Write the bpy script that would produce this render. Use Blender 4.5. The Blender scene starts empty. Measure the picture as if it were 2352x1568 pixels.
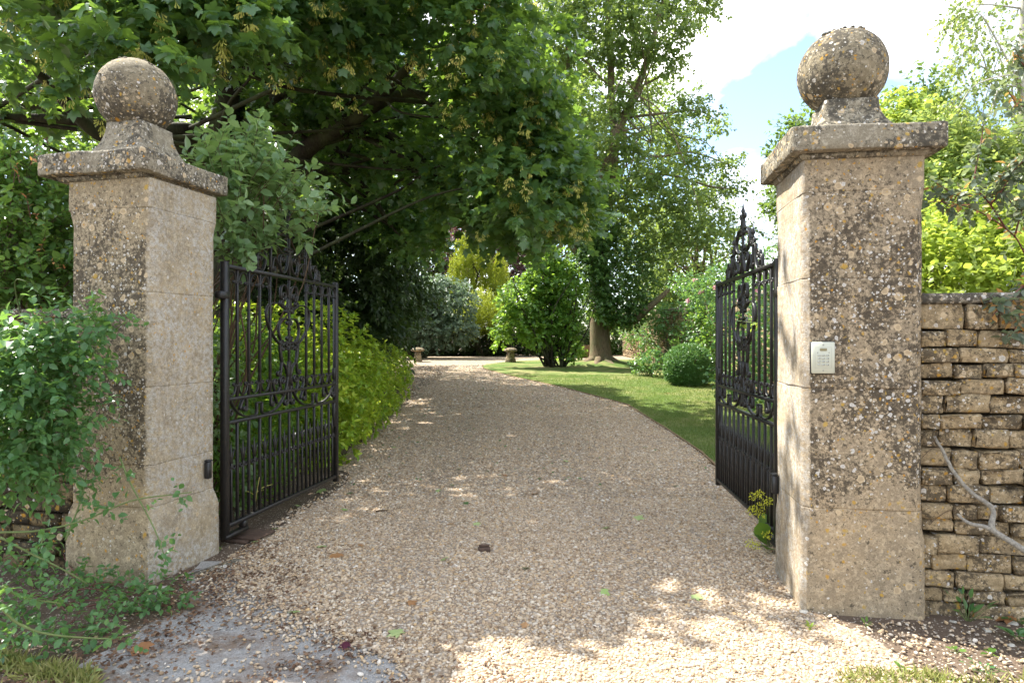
import bpy, math, random
import numpy as np
from mathutils import Matrix, Vector

sc = bpy.context.scene
COL = sc.collection
R = np.random.default_rng(7)
random.seed(7)
rad = math.radians

# ---------------------------------------------------------------- camera, sky, sun, exposure
F = 1500.0                       # focal length in pixels of a 2352 px wide picture
CX, CY, EYE = 1176.0, 784.0, 1.6
cam_d = bpy.data.cameras.new('camera'); cam = bpy.data.objects.new('camera', cam_d); COL.objects.link(cam)
cam.location = (0, 0, EYE); cam.rotation_euler = (rad(90), 0, 0)
cam_d.sensor_width = 36.0; cam_d.lens = 36.0 * F / 2352.0
cam_d.clip_start = 0.05; cam_d.clip_end = 2000
sc.camera = cam

SUN_EL = rad(52.0)
SUN_H = np.array([-0.82, 0.57]); SUN_H /= np.linalg.norm(SUN_H)
to_sun = Vector((SUN_H[0] * math.cos(SUN_EL), SUN_H[1] * math.cos(SUN_EL), math.sin(SUN_EL)))
sun_d = bpy.data.lights.new('sun', 'SUN'); sun = bpy.data.objects.new('sun', sun_d); COL.objects.link(sun)
sun_d.energy = 2.4; sun_d.angle = rad(0.53); sun_d.color = (1.0, 0.95, 0.86)
sun.rotation_euler = to_sun.to_track_quat('Z', 'Y').to_euler(); sun.location = (-20, 14, 30)

world = bpy.data.worlds.new('World'); sc.world = world; world.use_nodes = True
wt = world.node_tree; wt.nodes.clear()
def wn(t, **k):
    n = wt.nodes.new(t)
    for a, b in k.items(): setattr(n, a, b)
    return n
w_out = wn('ShaderNodeOutputWorld'); w_bg = wn('ShaderNodeBackground')
w_sky = wn('ShaderNodeTexSky', sky_type='NISHITA', sun_disc=False, sun_elevation=SUN_EL,
           sun_rotation=math.atan2(SUN_H[0], SUN_H[1]))
w_sky.air_density = 1.0; w_sky.dust_density = 0.6; w_sky.ozone_density = 1.0
w_tc = wn('ShaderNodeTexCoord'); w_map = wn('ShaderNodeMapping'); w_map.inputs['Scale'].default_value = (1, 1, 1.9)
w_map.inputs['Location'].default_value = (2.1, 1.7, 0.9)
w_no = wn('ShaderNodeTexNoise'); w_no.inputs['Scale'].default_value = 3.1; w_no.inputs['Detail'].default_value = 9
w_no.inputs['Roughness'].default_value = 0.52; w_no.inputs['Distortion'].default_value = 0.25
w_rp = wn('ShaderNodeValToRGB'); w_rp.color_ramp.elements[0].position = 0.445; w_rp.color_ramp.elements[1].position = 0.61
w_no2 = wn('ShaderNodeTexNoise'); w_no2.inputs['Scale'].default_value = 4.0; w_no2.inputs['Detail'].default_value = 6
w_rp2 = wn('ShaderNodeValToRGB')
w_rp2.color_ramp.elements[0].color = (4.6, 4.75, 4.95, 1); w_rp2.color_ramp.elements[0].position = 0.40
w_rp2.color_ramp.elements[1].color = (15.0, 14.6, 14.0, 1); w_rp2.color_ramp.elements[1].position = 0.66
w_mx = wn('ShaderNodeMix', data_type='RGBA')
L = wt.links.new
L(w_tc.outputs['Generated'], w_map.inputs['Vector']); L(w_map.outputs[0], w_no.inputs['Vector']); L(w_map.outputs[0], w_no2.inputs['Vector'])
L(w_no.outputs['Fac'], w_rp.inputs[0]); L(w_no2.outputs['Fac'], w_rp2.inputs[0])
L(w_rp.outputs[0], w_mx.inputs['Factor']); L(w_sky.outputs[0], w_mx.inputs['A']); L(w_rp2.outputs[0], w_mx.inputs['B'])
L(w_mx.outputs['Result'], w_bg.inputs['Color']); L(w_bg.outputs[0], w_out.inputs[0])
w_bg.inputs['Strength'].default_value = 0.062
vs = sc.view_settings
vs.view_transform = 'Standard'; vs.look = 'None'; vs.gamma = 1.0; vs.use_curve_mapping = False
vs.exposure = 2.7
sc.cycles.max_bounces = 7; sc.cycles.diffuse_bounces = 4; sc.cycles.transmission_bounces = 5; sc.cycles.glossy_bounces = 3
sc.cycles.use_denoising = True

# ---------------------------------------------------------------- helpers
def g(y):
    """height of the ground, which rises gently beyond the gate"""
    return np.interp(y, [-60, 7, 9, 28, 33, 90, 400], [0, 0, .04, .76, .84, 1.0, 1.6])

def at(px, py, y):
    return np.array([(px - CX) / F * y, y, EYE + (CY - py) / F * y])

def gp(px, py, lift=0.0):
    """the point of the ground seen at a spot of the photograph"""
    ys = np.linspace(2.5, 60, 6000)
    d = EYE - g(ys) - (py - CY) / F * ys
    i = int(np.argmax(d <= 0))
    y = ys[i]
    return np.array([(px - CX) / F * y, y, float(g(y)) + lift])

def setp(o, label=None, cat=None, group=None, kind=None):
    if label: o['label'] = label
    if cat: o['category'] = cat
    if group: o['group'] = group
    if kind: o['kind'] = kind
    return o

def thing(name, label, cat, loc=(0, 0, 0), rotz=0.0, group=None):
    o = bpy.data.objects.new(name, None); COL.objects.link(o)
    o.location = loc; o.rotation_euler = (0, 0, rotz); o.empty_display_size = 0.1
    return setp(o, label, cat, group)

def mesh(name, V, faces, mat=None, smooth=False):
    """V (n,3); faces: list of arrays (m,k), one per polygon size, or of tuples"""
    me = bpy.data.meshes.new(name)
    V = np.asarray(V, dtype=np.float32).reshape(-1, 3)
    idx, cnt = [], []
    for f in faces:
        f = np.asarray(f, dtype=np.int32)
        if f.ndim == 1: f = f[None, :]
        if not len(f): continue
        idx.append(f.ravel()); cnt.append(np.full(len(f), f.shape[1], dtype=np.int32))
    idx = np.concatenate(idx); cnt = np.concatenate(cnt)
    me.vertices.add(len(V)); me.vertices.foreach_set('co', V.ravel())
    me.loops.add(len(idx)); me.loops.foreach_set('vertex_index', idx)
    me.polygons.add(len(cnt)); me.polygons.foreach_set('loop_start', np.concatenate([[0], np.cumsum(cnt)[:-1]]).astype(np.int32))
    if smooth: me.polygons.foreach_set('use_smooth', np.ones(len(cnt), dtype=bool))
    me.update(calc_edges=True)
    if mat is not None: me.materials.append(mat)
    return me

def obj(name, me, parent=None, **k):
    o = bpy.data.objects.new(name, me); COL.objects.link(o)
    if parent is not None: o.parent = parent
    return setp(o, **k)

def part(name, V, faces, mat, root, smooth=False, world=False, **k):
    """a part of root; with world=True the vertices are in world space (root has no turn)"""
    V = np.asarray(V, dtype=float).reshape(-1, 3)
    if world: V = V - np.array(root.location)
    return obj(name, mesh(name, V, faces, mat, smooth), root, **k)

def copy_tree(o, parent=None):
    c = o.copy(); COL.objects.link(c); c.parent = parent
    for ch in list(o.children): copy_tree(ch, c)
    return c

def join(*vf):
    Vs, Fs, n = [], [], 0
    for V, fs in vf:
        V = np.asarray(V, dtype=float).reshape(-1, 3)
        for f in fs:
            f = np.asarray(f, dtype=np.int64)
            if f.ndim == 1: f = f[None, :]
            Fs.append(f + n)
        Vs.append(V); n += len(V)
    return np.concatenate(Vs), Fs

def box(x0, x1, y0, y1, z0, z1):
    V = [(x0, y0, z0), (x1, y0, z0), (x1, y1, z0), (x0, y1, z0), (x0, y0, z1), (x1, y0, z1), (x1, y1, z1), (x0, y1, z1)]
    return np.array(V, float), [np.array([(0, 3, 2, 1), (4, 5, 6, 7), (0, 1, 5, 4), (1, 2, 6, 5), (2, 3, 7, 6), (3, 0, 4, 7)])]

def cbox(x0, x1, y0, y1, z0, z1, c):
    """a box with all edges cut off by c"""
    V, fs = [], []
    rings = [(z0, c), (z0 + c, 0), (z1 - c, 0), (z1, c)]
    for z, i in rings:
        a0, a1, b0, b1 = x0 + i, x1 - i, y0 + i, y1 - i
        k = c if i == 0 else c * .4
        V += [(a0 + k, b0, z), (a1 - k, b0, z), (a1, b0 + k, z), (a1, b1 - k, z), (a1 - k, b1, z), (a0 + k, b1, z), (a0, b1 - k, z), (a0, b0 + k, z)]
    q = [(r * 8 + i, r * 8 + (i + 1) % 8, r * 8 + 8 + (i + 1) % 8, r * 8 + 8 + i) for r in range(3) for i in range(8)]
    return np.array(V, float), [np.array(q), np.array([list(range(7, -1, -1)), list(range(24, 32))])]

def tube(P, rr, n=7, cap=True):
    P = np.asarray(P, float); m = len(P)
    rr = np.broadcast_to(np.asarray(rr, float), (m,))
    T = np.gradient(P, axis=0); T /= np.linalg.norm(T, axis=1)[:, None] + 1e-9
    up = np.array([0, 0, 1.0]) if abs(T[:, 2]).mean() < .85 else np.array([1.0, 0, 0])
    A = np.cross(T, up); A /= np.linalg.norm(A, axis=1)[:, None] + 1e-9
    B = np.cross(T, A)
    th = np.arange(n) * 2 * math.pi / n
    V = P[:, None, :] + rr[:, None, None] * (np.cos(th)[None, :, None] * A[:, None, :] + np.sin(th)[None, :, None] * B[:, None, :])
    i = np.arange(m - 1)[:, None] * n; j = np.arange(n)[None, :]; k = (j + 1) % n
    q = np.stack([i + j, i + k, i + n + k, i + n + j], axis=-1).reshape(-1, 4)
    fs = [q]
    if cap: fs += [np.arange(n)[::-1][None, :], (np.arange(n) + (m - 1) * n)[None, :]]
    return V.reshape(-1, 3), fs

def spline(pts, n=8):
    """smooth curve through points (Catmull-Rom)"""
    P = np.asarray(pts, float)
    P = np.concatenate([[2 * P[0] - P[1]], P, [2 * P[-1] - P[-2]]])
    out = []
    for i in range(1, len(P) - 2):
        t = np.linspace(0, 1, n, endpoint=False)[:, None]
        a, b, c, d = P[i - 1], P[i], P[i + 1], P[i + 2]
        out.append(.5 * ((2 * b) + (-a + c) * t + (2 * a - 5 * b + 4 * c - d) * t ** 2 + (-a + 3 * b - 3 * c + d) * t ** 3))
    return np.concatenate(out + [P[-2][None, :]])

def unit(v):
    return v / (np.linalg.norm(v, axis=-1, keepdims=True) + 1e-9)

def vnoise(P, s, seed=0):
    """cheap smooth noise in -1..1 from sums of sines"""
    r = np.random.default_rng(seed); out = np.zeros(len(P))
    for k in range(6):
        d = unit(r.normal(size=3)) * s * (1 + .6 * k); out += np.sin(P @ d + r.uniform(0, 6.28)) / (1 + .5 * k)
    return out / 3.0

# ---------------------------------------------------------------- materials
class NT:
    def __init__(self, name):
        self.m = bpy.data.materials.new(name); self.m.use_nodes = True
        self.t = self.m.node_tree; self.t.nodes.clear()
        self.out = self.t.nodes.new('ShaderNodeOutputMaterial')
    def n(self, t, **k):
        nd = self.t.nodes.new(t)
        for a, b in k.items(): setattr(nd, a, b)
        return nd
    def put(self, sock, v):
        if hasattr(v, 'is_linked'): self.t.links.new(v, sock)
        else:
            if sock.type == 'RGBA' and len(v) == 3: v = (*v, 1)
            sock.default_value = v
    def coord(self, kind='Object', scale=None):
        o = self.n('ShaderNodeTexCoord').outputs[kind]
        if scale is None: return o
        mp = self.n('ShaderNodeMapping'); self.put(mp.inputs[0], o); mp.inputs['Scale'].default_value = scale
        return mp.outputs[0]
    def offs(self, vec):
        """shift the pattern by the object's own random number"""
        r = self.n('ShaderNodeObjectInfo').outputs['Random']
        return self.vec('ADD', vec, self.vec('SCALE', (37., 19., 53.), None, self.math('MULTIPLY', r, 1.0)))
    def vec(self, op, a, b=None, scale=None):
        nd = self.n('ShaderNodeVectorMath', operation=op); self.put(nd.inputs[0], a)
        if b is not None: self.put(nd.inputs[1], b)
        if scale is not None: self.put(nd.inputs['Scale'], scale)
        return nd.outputs[0]
    def noise(self, vec, scale, detail=4, rough=.55, dist=0, out='Fac'):
        nd = self.n('ShaderNodeTexNoise'); self.put(nd.inputs['Vector'], vec)
        nd.inputs['Scale'].default_value = scale; nd.inputs['Detail'].default_value = detail
        nd.inputs['Roughness'].default_value = rough; nd.inputs['Distortion'].default_value = dist
        return nd.outputs[out]
    def vor(self, vec, scale, feature='F1', out='Distance', rnd=1.0):
        nd = self.n('ShaderNodeTexVoronoi', feature=feature); self.put(nd.inputs['Vector'], vec)
        nd.inputs['Scale'].default_value = scale; nd.inputs['Randomness'].default_value = rnd
        return nd.outputs[out]
    def ramp(self, fac, *stops, interp='LINEAR'):
        nd = self.n('ShaderNodeValToRGB'); self.put(nd.inputs[0], fac); cr = nd.color_ramp; cr.interpolation = interp
        while len(cr.elements) < len(stops): cr.elements.new(.5)
        for e, (p, c) in zip(cr.elements, stops):
            e.position = p; e.color = (c, c, c, 1) if isinstance(c, (int, float)) else (*c, 1)
        return nd.outputs[0]
    def mix(self, fac, a, b, mode='MIX'):
        nd = self.n('ShaderNodeMix', data_type='RGBA', blend_type=mode)
        self.put(nd.inputs['Factor'], fac); self.put(nd.inputs['A'], a); self.put(nd.inputs['B'], b)
        return nd.outputs['Result']
    def math(self, op, a, b=0.0, clamp=False):
        nd = self.n('ShaderNodeMath', operation=op, use_clamp=clamp); self.put(nd.inputs[0], a); self.put(nd.inputs[1], b)
        return nd.outputs[0]
    def bump(self, h, strength=.5, dist=.01, nrm=None):
        nd = self.n('ShaderNodeBump'); self.put(nd.inputs['Height'], h)
        nd.inputs['Strength'].default_value = strength; nd.inputs['Distance'].default_value = dist
        if nrm is not None: self.put(nd.inputs['Normal'], nrm)
        return nd.outputs[0]
    def bsdf(self, color, rough=.8, normal=None, spec=.3, metal=0.0):
        nd = self.n('ShaderNodeBsdfPrincipled'); self.put(nd.inputs['Base Color'], color); self.put(nd.inputs['Roughness'], rough)
        nd.inputs['Specular IOR Level'].default_value = spec; nd.inputs['Metallic'].default_value = metal
        if normal is not None: self.put(nd.inputs['Normal'], normal)
        return nd.outputs[0]
    def done(self, sh):
        self.t.links.new(sh, self.out.inputs[0]); return self.m

def leaf_mat(name, dark, mid, light, back, trans=.38, rough=.45, spec=.35):
    t = NT(name)
    isl = t.n('ShaderNodeNewGeometry').outputs['Random Per Island']
    rnd = t.n('ShaderNodeObjectInfo').outputs['Random']
    f = t.math('FRACT', t.math('ADD', isl, rnd))
    clump = t.noise(t.coord('Object'), 1.3, 2)
    f2 = t.math('ADD', t.math('MULTIPLY', f, .7), t.math('MULTIPLY', t.math('SUBTRACT', clump, .5), .9), clamp=True)
    dark, mid, light = (tuple(min(.62, x * 1.14) for x in k_) for k_ in (dark, mid, light))
    c = t.ramp(f2, (0, dark), (.42, mid), (.90, light), (1, (min(.6, light[0] * 1.7), min(.6, light[1] * 1.25), light[2])))
    p = t.bsdf(c, rough, spec=spec)
    tr = t.n('ShaderNodeBsdfTranslucent'); t.put(tr.inputs['Color'], t.mix(t.math('MULTIPLY', f, .5), back, light))
    m = t.n('ShaderNodeMixShader'); m.inputs[0].default_value = trans
    t.t.links.new(p, m.inputs[1]); t.t.links.new(tr.outputs[0], m.inputs[2])
    return t.done(m.outputs[0])

def bark_mat(name, a, b, scale=1.0):
    t = NT(name); v = t.coord('Object', (1, 1, .22))
    n1 = t.noise(v, 26 * scale, 6, .65); n2 = t.noise(t.coord('Object'), 2.2, 3)
    c = t.mix(t.ramp(n2, (.4, 0), (.65, .55)), t.ramp(n1, (.3, a), (.7, b)), (.10, .12, .055))
    return t.done(t.bsdf(c, .9, t.bump(n1, .9, .03), spec=.15))

def lichen_stone(name, base_a, base_b, dark, white=1.0, orange=1.0, darkness=.5, scale=1.0, per_object=True, inner=None, rough_=1.0, banded=False, place=False):
    """weathered limestone: mottled ground, dark specks and crust, cream blotches, pale rosettes with a rim, orange spots.
    inner: a direction in the object's own axes whose face is rain-washed, paler and with few lichens;
    banded: growth that follows the height of a pillar (thick in the middle, thin near the ground and under the cap)"""
    t = NT(name); co = t.n('ShaderNodeNewGeometry').outputs['Position'] if place else t.coord('Object'); v = t.offs(co) if per_object else co
    big = t.noise(v, 2.3 * scale, 5, .6); mid = t.noise(v, 11 * scale, 6, .65); med = t.noise(v, 24 * scale, 7, .72); fine = t.noise(v, 105 * scale, 5, .75)
    grow = t.ramp(t.noise(v, 2.7 * scale, 4, .6), (.36, .18), (.56, 1.0))
    if banded:
        sep = t.n('ShaderNodeSeparateXYZ'); t.put(sep.inputs[0], co)
        grow = t.math('MULTIPLY', grow, t.ramp(t.math('DIVIDE', t.math('ADD', sep.outputs['Z'], t.math('MULTIPLY', t.math('SUBTRACT', mid, .5), .35)), 3.0), (0, .25), (.17, .32), (.27, .9), (.50, 1.0), (.76, .95), (.86, .38), (.90, .25)))
    side = 1.0
    c = t.mix(t.ramp(big, (.33, 0), (.67, 1)), base_a, base_b)
    c = t.mix(t.ramp(mid, (.40, .55), (.60, 0)), c, (base_b[0] * .62, base_b[1] * .61, base_b[2] * .62))
    c = t.mix(t.ramp(t.noise(v, 33 * scale, 6, .7), (.50, 0), (.62, .6)), c, (min(.62, base_a[0] * 1.45), min(.56, base_a[1] * 1.5), min(.46, base_a[2] * 1.65)))
    if inner is not None:
        nd = t.n('ShaderNodeVectorMath', operation='DOT_PRODUCT'); t.put(nd.inputs[0], t.coord('Normal')); nd.inputs[1].default_value = inner
        side = t.ramp(nd.outputs['Value'], (.45, 1.0), (.75, .13))
        pale = t.math('MULTIPLY', t.ramp(t.noise(v, 34, 7, .78), (.42, 0), (.56, .85)), t.ramp(t.noise(v, 3.4, 6, .68), (.38, .22), (.55, 1)))
        c = t.mix(t.math('MULTIPLY', pale, t.math('SUBTRACT', 1.05, side)), c, (.50, .49, .46))
    amount = t.math('MULTIPLY', grow, side)
    k = .10 * darkness - .003
    for nz, lo, amt in ((med, .56 - k, .85), (t.noise(v, 52 * scale, 6, .75), .555 - k, .8), (t.noise(v, 9 * scale, 6, .7), .62 - k, .55)):
        m = t.ramp(t.math('ADD', nz, t.math('MULTIPLY', t.math('SUBTRACT', amount, .8), .16)), (lo, 0), (lo + .045, amt))
        c = t.mix(t.math('MULTIPLY', m, t.math('ADD', t.math('MULTIPLY', side, .85), .15)), c, dark)
    c = t.mix(t.ramp(fine, (.36, .5), (.60, 0)), c, (base_b[0] * .40, base_b[1] * .38, base_b[2] * .36))
    wob = t.vec('ADD', v, t.vec('SCALE', t.noise(v, 34 * scale, 3, .6, out='Color'), None, .026))
    for i, (sc_, th, frac, col) in enumerate(((16, .36, .34, (.50, .39, .25)), (30, .36, .36, (.47, .38, .26)), (13, .22, .34, (.53, .49, .43)), (20, .27, .24, (.57, .54, .50)), (34, .31, .26, (.56, .53, .49)), (60, .32, .30, (.60, .57, .50)))):
        wv = t.vec('ADD', wob, (i * 3.7, i * 1.9, i * 5.3))
        d = t.vor(wv, sc_ * scale); sc3 = t.n('ShaderNodeSeparateColor'); t.put(sc3.inputs[0], t.vor(wv, sc_ * scale, out='Color'))
        th_ = t.math('MULTIPLY', t.math('ADD', t.math('MULTIPLY', sc3.outputs[1], .75), .45), th)
        rel = t.math('DIVIDE', d, th_)
        pick = t.math('LESS_THAN', sc3.outputs[0], t.math('MULTIPLY', amount, frac * white))
        spot = t.ramp(rel, (.80, 1), (1.0, 0)); rim = t.ramp(rel, (0, .35), (.45, .25), (.70, 1), (1, .9))
        c = t.mix(t.math('MULTIPLY', spot, pick), c, t.mix(rim, (col[0] * .66, col[1] * .65, col[2] * .63), col))
    if orange > 0:
        for i, (sc_, th, frac) in enumerate(((10, .21, .16), (20, .27, .20), (34, .29, .18))):
            wv = t.vec('ADD', wob, (3.1 + i, 7.7, 1.9))
            d = t.math('ADD', t.vor(wv, sc_ * scale), t.math('MULTIPLY', t.math('SUBTRACT', fine, .5), .22))
            sc3 = t.n('ShaderNodeSeparateColor'); t.put(sc3.inputs[0], t.vor(wv, sc_ * scale, out='Color'))
            pick = t.math('LESS_THAN', sc3.outputs[0], t.math('MULTIPLY', t.math('MULTIPLY', t.ramp(t.noise(v, 3.6, 3), (.40, .25), (.58, 1.7)), frac * orange), side))
            m = t.math('MULTIPLY', t.math('MULTIPLY', t.ramp(d, (th * .55, 1), (th, 0)), pick), .85)
            c = t.mix(m, c, t.mix(sc3.outputs[1], (.46, .22, .025), (.42, .29, .07)))
    h = t.math('ADD', t.math('MULTIPLY', fine, .6), t.math('MULTIPLY', med, rough_))
    return t.done(t.bsdf(c, .93, t.bump(h, .6, .012), spec=.15))

M = {}
M['pillar'] = lichen_stone('pillar limestone', (.38, .29, .17), (.29, .235, .15), (.055, .048, .038), 1.0, .75, .62)
M['pillar_left'] = lichen_stone('washed pillar limestone', (.44, .345, .21), (.32, .262, .175), (.060, .050, .039), 1.0, .9, .66, per_object=False, inner=(1, 0, 0), banded=True)
M['pillar_right'] = lichen_stone('crusted pillar limestone', (.44, .33, .20), (.33, .27, .185), (.055, .045, .034), 1.1, .95, .66, per_object=False, inner=(-1, 0, 0), banded=True)
M['cap'] = lichen_stone('weathered cap stone', (.34, .30, .215), (.28, .245, .18), (.060, .055, .046), 1.0, .8, .5)
M['ball'] = lichen_stone('mossy ball stone', (.31, .26, .17), (.235, .20, .135), (.060, .054, .044), .8, 1.0, .55)
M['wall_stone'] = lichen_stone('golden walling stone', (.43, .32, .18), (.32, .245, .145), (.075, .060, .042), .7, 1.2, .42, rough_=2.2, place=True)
M['wall_stone_old'] = lichen_stone('darker brown walling stone', (.24, .175, .09), (.17, .135, .075), (.035, .03, .022), .35, 1.0, .9, rough_=2.2, place=True)  # walling stone in a darker brown tone
M['coping'] = lichen_stone('coping stone', (.34, .30, .23), (.28, .24, .175), (.06, .055, .046), .9, .4, .5)

def plain(name, c, rough=.6, metal=0, spec=.4, nscale=None, namt=.3, bump=0.0):
    t = NT(name)
    if nscale:
        n = t.noise(t.coord('Object'), nscale, 5, .6)
        col = t.mix(t.ramp(n, (.35, 0), (.65, namt)), c, tuple(x * .45 for x in c))
        return t.done(t.bsdf(col, rough, t.bump(n, bump, .004) if bump else None, spec, metal))
    return t.done(t.bsdf(c, rough, None, spec, metal))

def iron():  # paint gone brown with dust and rust in places
    t = NT('black painted iron'); v = t.coord('Object')
    n = t.noise(v, 38, 5, .65); n2 = t.noise(v, 190, 3, .6)
    c = t.mix(t.ramp(n, (.50, 0), (.70, .8)), (.0095, .009, .009), (.040, .028, .021))
    return t.done(t.bsdf(c, t.ramp(n, (.3, .30), (.7, .55)), t.bump(n2, .25, .002), spec=.5))
M['iron'] = iron()
M['rust'] = plain('rusted iron plate', (.095, .060, .042), .8, 0, .3, 30, .8, .5)
M['core'] = plain('joint shadow wall core', (.045, .036, .024), 1.0, 0, .1, 20, .5)  # dark tone painted in for the shadow between the wall stones
M['moss'] = plain('grey moss cushion', (.15, .135, .10), 1.0, 0, .1, 90, .6, .5)
M['chip'] = plain('pale limestone chip', (.52, .49, .42), .9, 0, .2, 24, .35, .4)
M['plastic'] = plain('cream plastic', (.49, .495, .40), .45, 0, .4, 40, .06)
M['key'] = plain('grey cream key', (.42, .43, .37), .5)
M['plastic_line'] = plain('grey printed line', (.32, .33, .28), .5)
M['screw'] = plain('zinc screw', (.30, .30, .27), .4, .6)
M['window'] = plain('olive display window', (.24, .21, .115), .25)
M['black'] = plain('black rubber', (.018, .018, .019), .42, 0, .5)
M['ink'] = plain('grey key print', (.05, .05, .045), .6)
M['wood'] = plain('weathered board', (.23, .15, .085), .8, 0, .2, 9, .5, .4)
M['deadwood'] = plain('bleached dead wood', (.31, .285, .24), .9, 0, .15, 75, .85, .8)
M['bark'] = bark_mat('tree bark', (.085, .06, .038), (.24, .18, .115))
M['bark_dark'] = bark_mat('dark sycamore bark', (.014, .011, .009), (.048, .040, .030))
M['bark_birch'] = bark_mat('birch bark', (.40, .37, .32), (.62, .59, .54), .5)
M['stem'] = plain('green stem', (.13, .17, .055), .6, 0, .3, 25, .4)
M['stem_brown'] = plain('brown stem', (.11, .07, .04), .7, 0, .3, 25, .4)
M['stem_red'] = plain('red rose stem', (.16, .055, .045), .6, 0, .3, 25, .4)

M['sycamore'] = leaf_mat('sycamore leaf', (.030, .072, .032), (.050, .115, .042), (.090, .17, .052), (.32, .50, .05), .38, .36, .5)
M['sycamore_seed'] = leaf_mat('sycamore keys', (.34, .36, .08), (.46, .44, .11), (.52, .44, .16), (.55, .55, .12), .35, .6)
M['poplar'] = leaf_mat('broad tree leaf', (.040, .078, .022), (.070, .125, .034), (.12, .18, .055), (.40, .52, .09), .42, .38)
M['ivy'] = leaf_mat('ivy leaf', (.030, .070, .020), (.055, .115, .030), (.09, .16, .04), (.26, .42, .06), .32, .35)
M['shrub'] = leaf_mat('green shrub leaf', (.040, .095, .018), (.075, .16, .028), (.13, .23, .045), (.38, .58, .06), .42, .40)
M['choisya'] = leaf_mat('golden shrub leaf', (.090, .185, .018), (.20, .31, .026), (.42, .45, .045), (.52, .66, .05), .36, .38)
M['golden_yew'] = leaf_mat('golden conifer spray', (.13, .19, .016), (.25, .30, .022), (.40, .42, .035), (.42, .48, .045), .35, .6)
M['beech'] = leaf_mat('copper beech leaf', (.030, .014, .020), (.055, .028, .034), (.10, .06, .06), (.20, .07, .07), .30, .35)
M['silver'] = leaf_mat('silver leaf', (.060, .095, .060), (.11, .155, .105), (.19, .24, .17), (.24, .36, .16), .30, .45)
M['yew'] = leaf_mat('yew spray', (.014, .030, .010), (.028, .052, .016), (.055, .088, .026), (.13, .22, .03), .25, .5)
M['box'] = leaf_mat('box leaf', (.036, .095, .030), (.070, .165, .048), (.13, .24, .07), (.22, .40, .06), .30, .35)
M['glossy'] = leaf_mat('glossy leaf', (.060, .130, .036), (.105, .205, .055), (.20, .29, .07), (.32, .50, .06), .34, .24, .6)
M['rose'] = leaf_mat('rose leaf', (.038, .100, .036), (.068, .160, .055), (.12, .22, .075), (.28, .48, .07), .36, .36, .45)
M['rose_blue'] = leaf_mat('blue green rose leaf', (.060, .085, .065), (.095, .13, .095), (.17, .17, .11), (.30, .38, .14), .36, .45)
M['rose_red'] = leaf_mat('orange young rose leaf', (.30, .12, .05), (.42, .20, .07), (.45, .32, .10), (.55, .30, .08), .40, .45)
M['olive'] = leaf_mat('grey green leaf', (.075, .145, .060), (.125, .215, .090), (.20, .28, .13), (.38, .55, .12), .38, .32, .5)
M['lime'] = leaf_mat('lime green leaf', (.11, .19, .030), (.20, .28, .050), (.33, .39, .085), (.58, .70, .08), .45, .40)
M['birch'] = leaf_mat('birch leaf', (.075, .13, .030), (.12, .19, .045), (.20, .26, .075), (.48, .58, .12), .45, .40)
M['far'] = leaf_mat('distant tree leaf', (.030, .065, .018), (.055, .105, .028), (.095, .15, .042), (.30, .44, .06), .36, .5)
M['far_light'] = leaf_mat('distant pale leaf', (.07, .12, .030), (.12, .18, .045), (.19, .25, .07), (.44, .56, .09), .40, .5)
M['dry_grass'] = leaf_mat('dry grass blade', (.13, .16, .035), (.22, .22, .07), (.36, .32, .14), (.36, .40, .10), .30, .5)
M['grass'] = leaf_mat('grass blade', (.075, .125, .028), (.12, .17, .045), (.21, .23, .09), (.30, .42, .06), .30, .5)
M['pink'] = leaf_mat('pink petal', (.50, .20, .24), (.62, .32, .36), (.70, .48, .50), (.65, .3, .35), .35, .5)
M['acid'] = leaf_mat('acid yellow floret', (.42, .44, .03), (.52, .52, .04), (.60, .56, .08), (.6, .6, .08), .35, .5)
M['fallen_green'] = leaf_mat('fallen green leaf', (.24, .34, .10), (.32, .40, .16), (.42, .46, .22), (.35, .45, .12), .2, .5)
M['fallen_dark'] = leaf_mat('fallen dark leaf', (.04, .10, .03), (.07, .14, .04), (.10, .17, .05), (.15, .3, .05), .2, .4)
M['fallen_brown'] = leaf_mat('fallen brown leaf', (.22, .10, .04), (.32, .17, .07), (.42, .25, .12), (.40, .2, .08), .2, .6)
M['fallen_purple'] = leaf_mat('fallen purple leaf', (.07, .015, .03), (.09, .02, .035), (.12, .03, .05), (.2, .04, .08), .2, .5)
M['litter'] = leaf_mat('brown litter', (.07, .036, .020), (.15, .085, .048), (.30, .20, .12), (.2, .1, .05), .12, .7)
# ---------------------------------------------------------------- leaves
def tpl_ovate(w=.30, fold=.10, curl=-.08):
    V = [(0, 0, 0), (-w, .32, fold), (-w * .82, .66, fold * .8 + curl * .4), (0, 1, curl), (w * .82, .66, fold * .8 + curl * .4), (w, .32, fold), (0, .5, 0)]
    return np.array(V), [np.array([(0, 6, 2, 1), (0, 5, 4, 6)]), np.array([(6, 3, 2), (6, 4, 3)])]
def tpl_diamond(w=.34, fold=.10):
    return np.array([(0, 0, 0), (-w, .45, fold), (0, 1, -.05), (w, .45, fold)]), [np.array([(0, 3, 2, 1)])]
def tpl_maple():
    V = [(0, 0, 0)]; q = []
    for a, l, wd in ((-104, .50, 19), (-52, .84, 21), (0, 1.0, 20), (52, .84, 21), (104, .50, 19)):
        s = len(V)
        for da, ll in ((-wd * 1.35, l * .64), (0, l), (wd * 1.35, l * .64)):
            t = rad(a + da); V.append((math.sin(t) * ll, math.cos(t) * ll + .18, -.10 * (ll / l == 1) + .02))
        q.append((0, s + 2, s + 1, s))
    V[0] = (0, .12, .05)
    return np.array(V), [np.array(q)]
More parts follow.
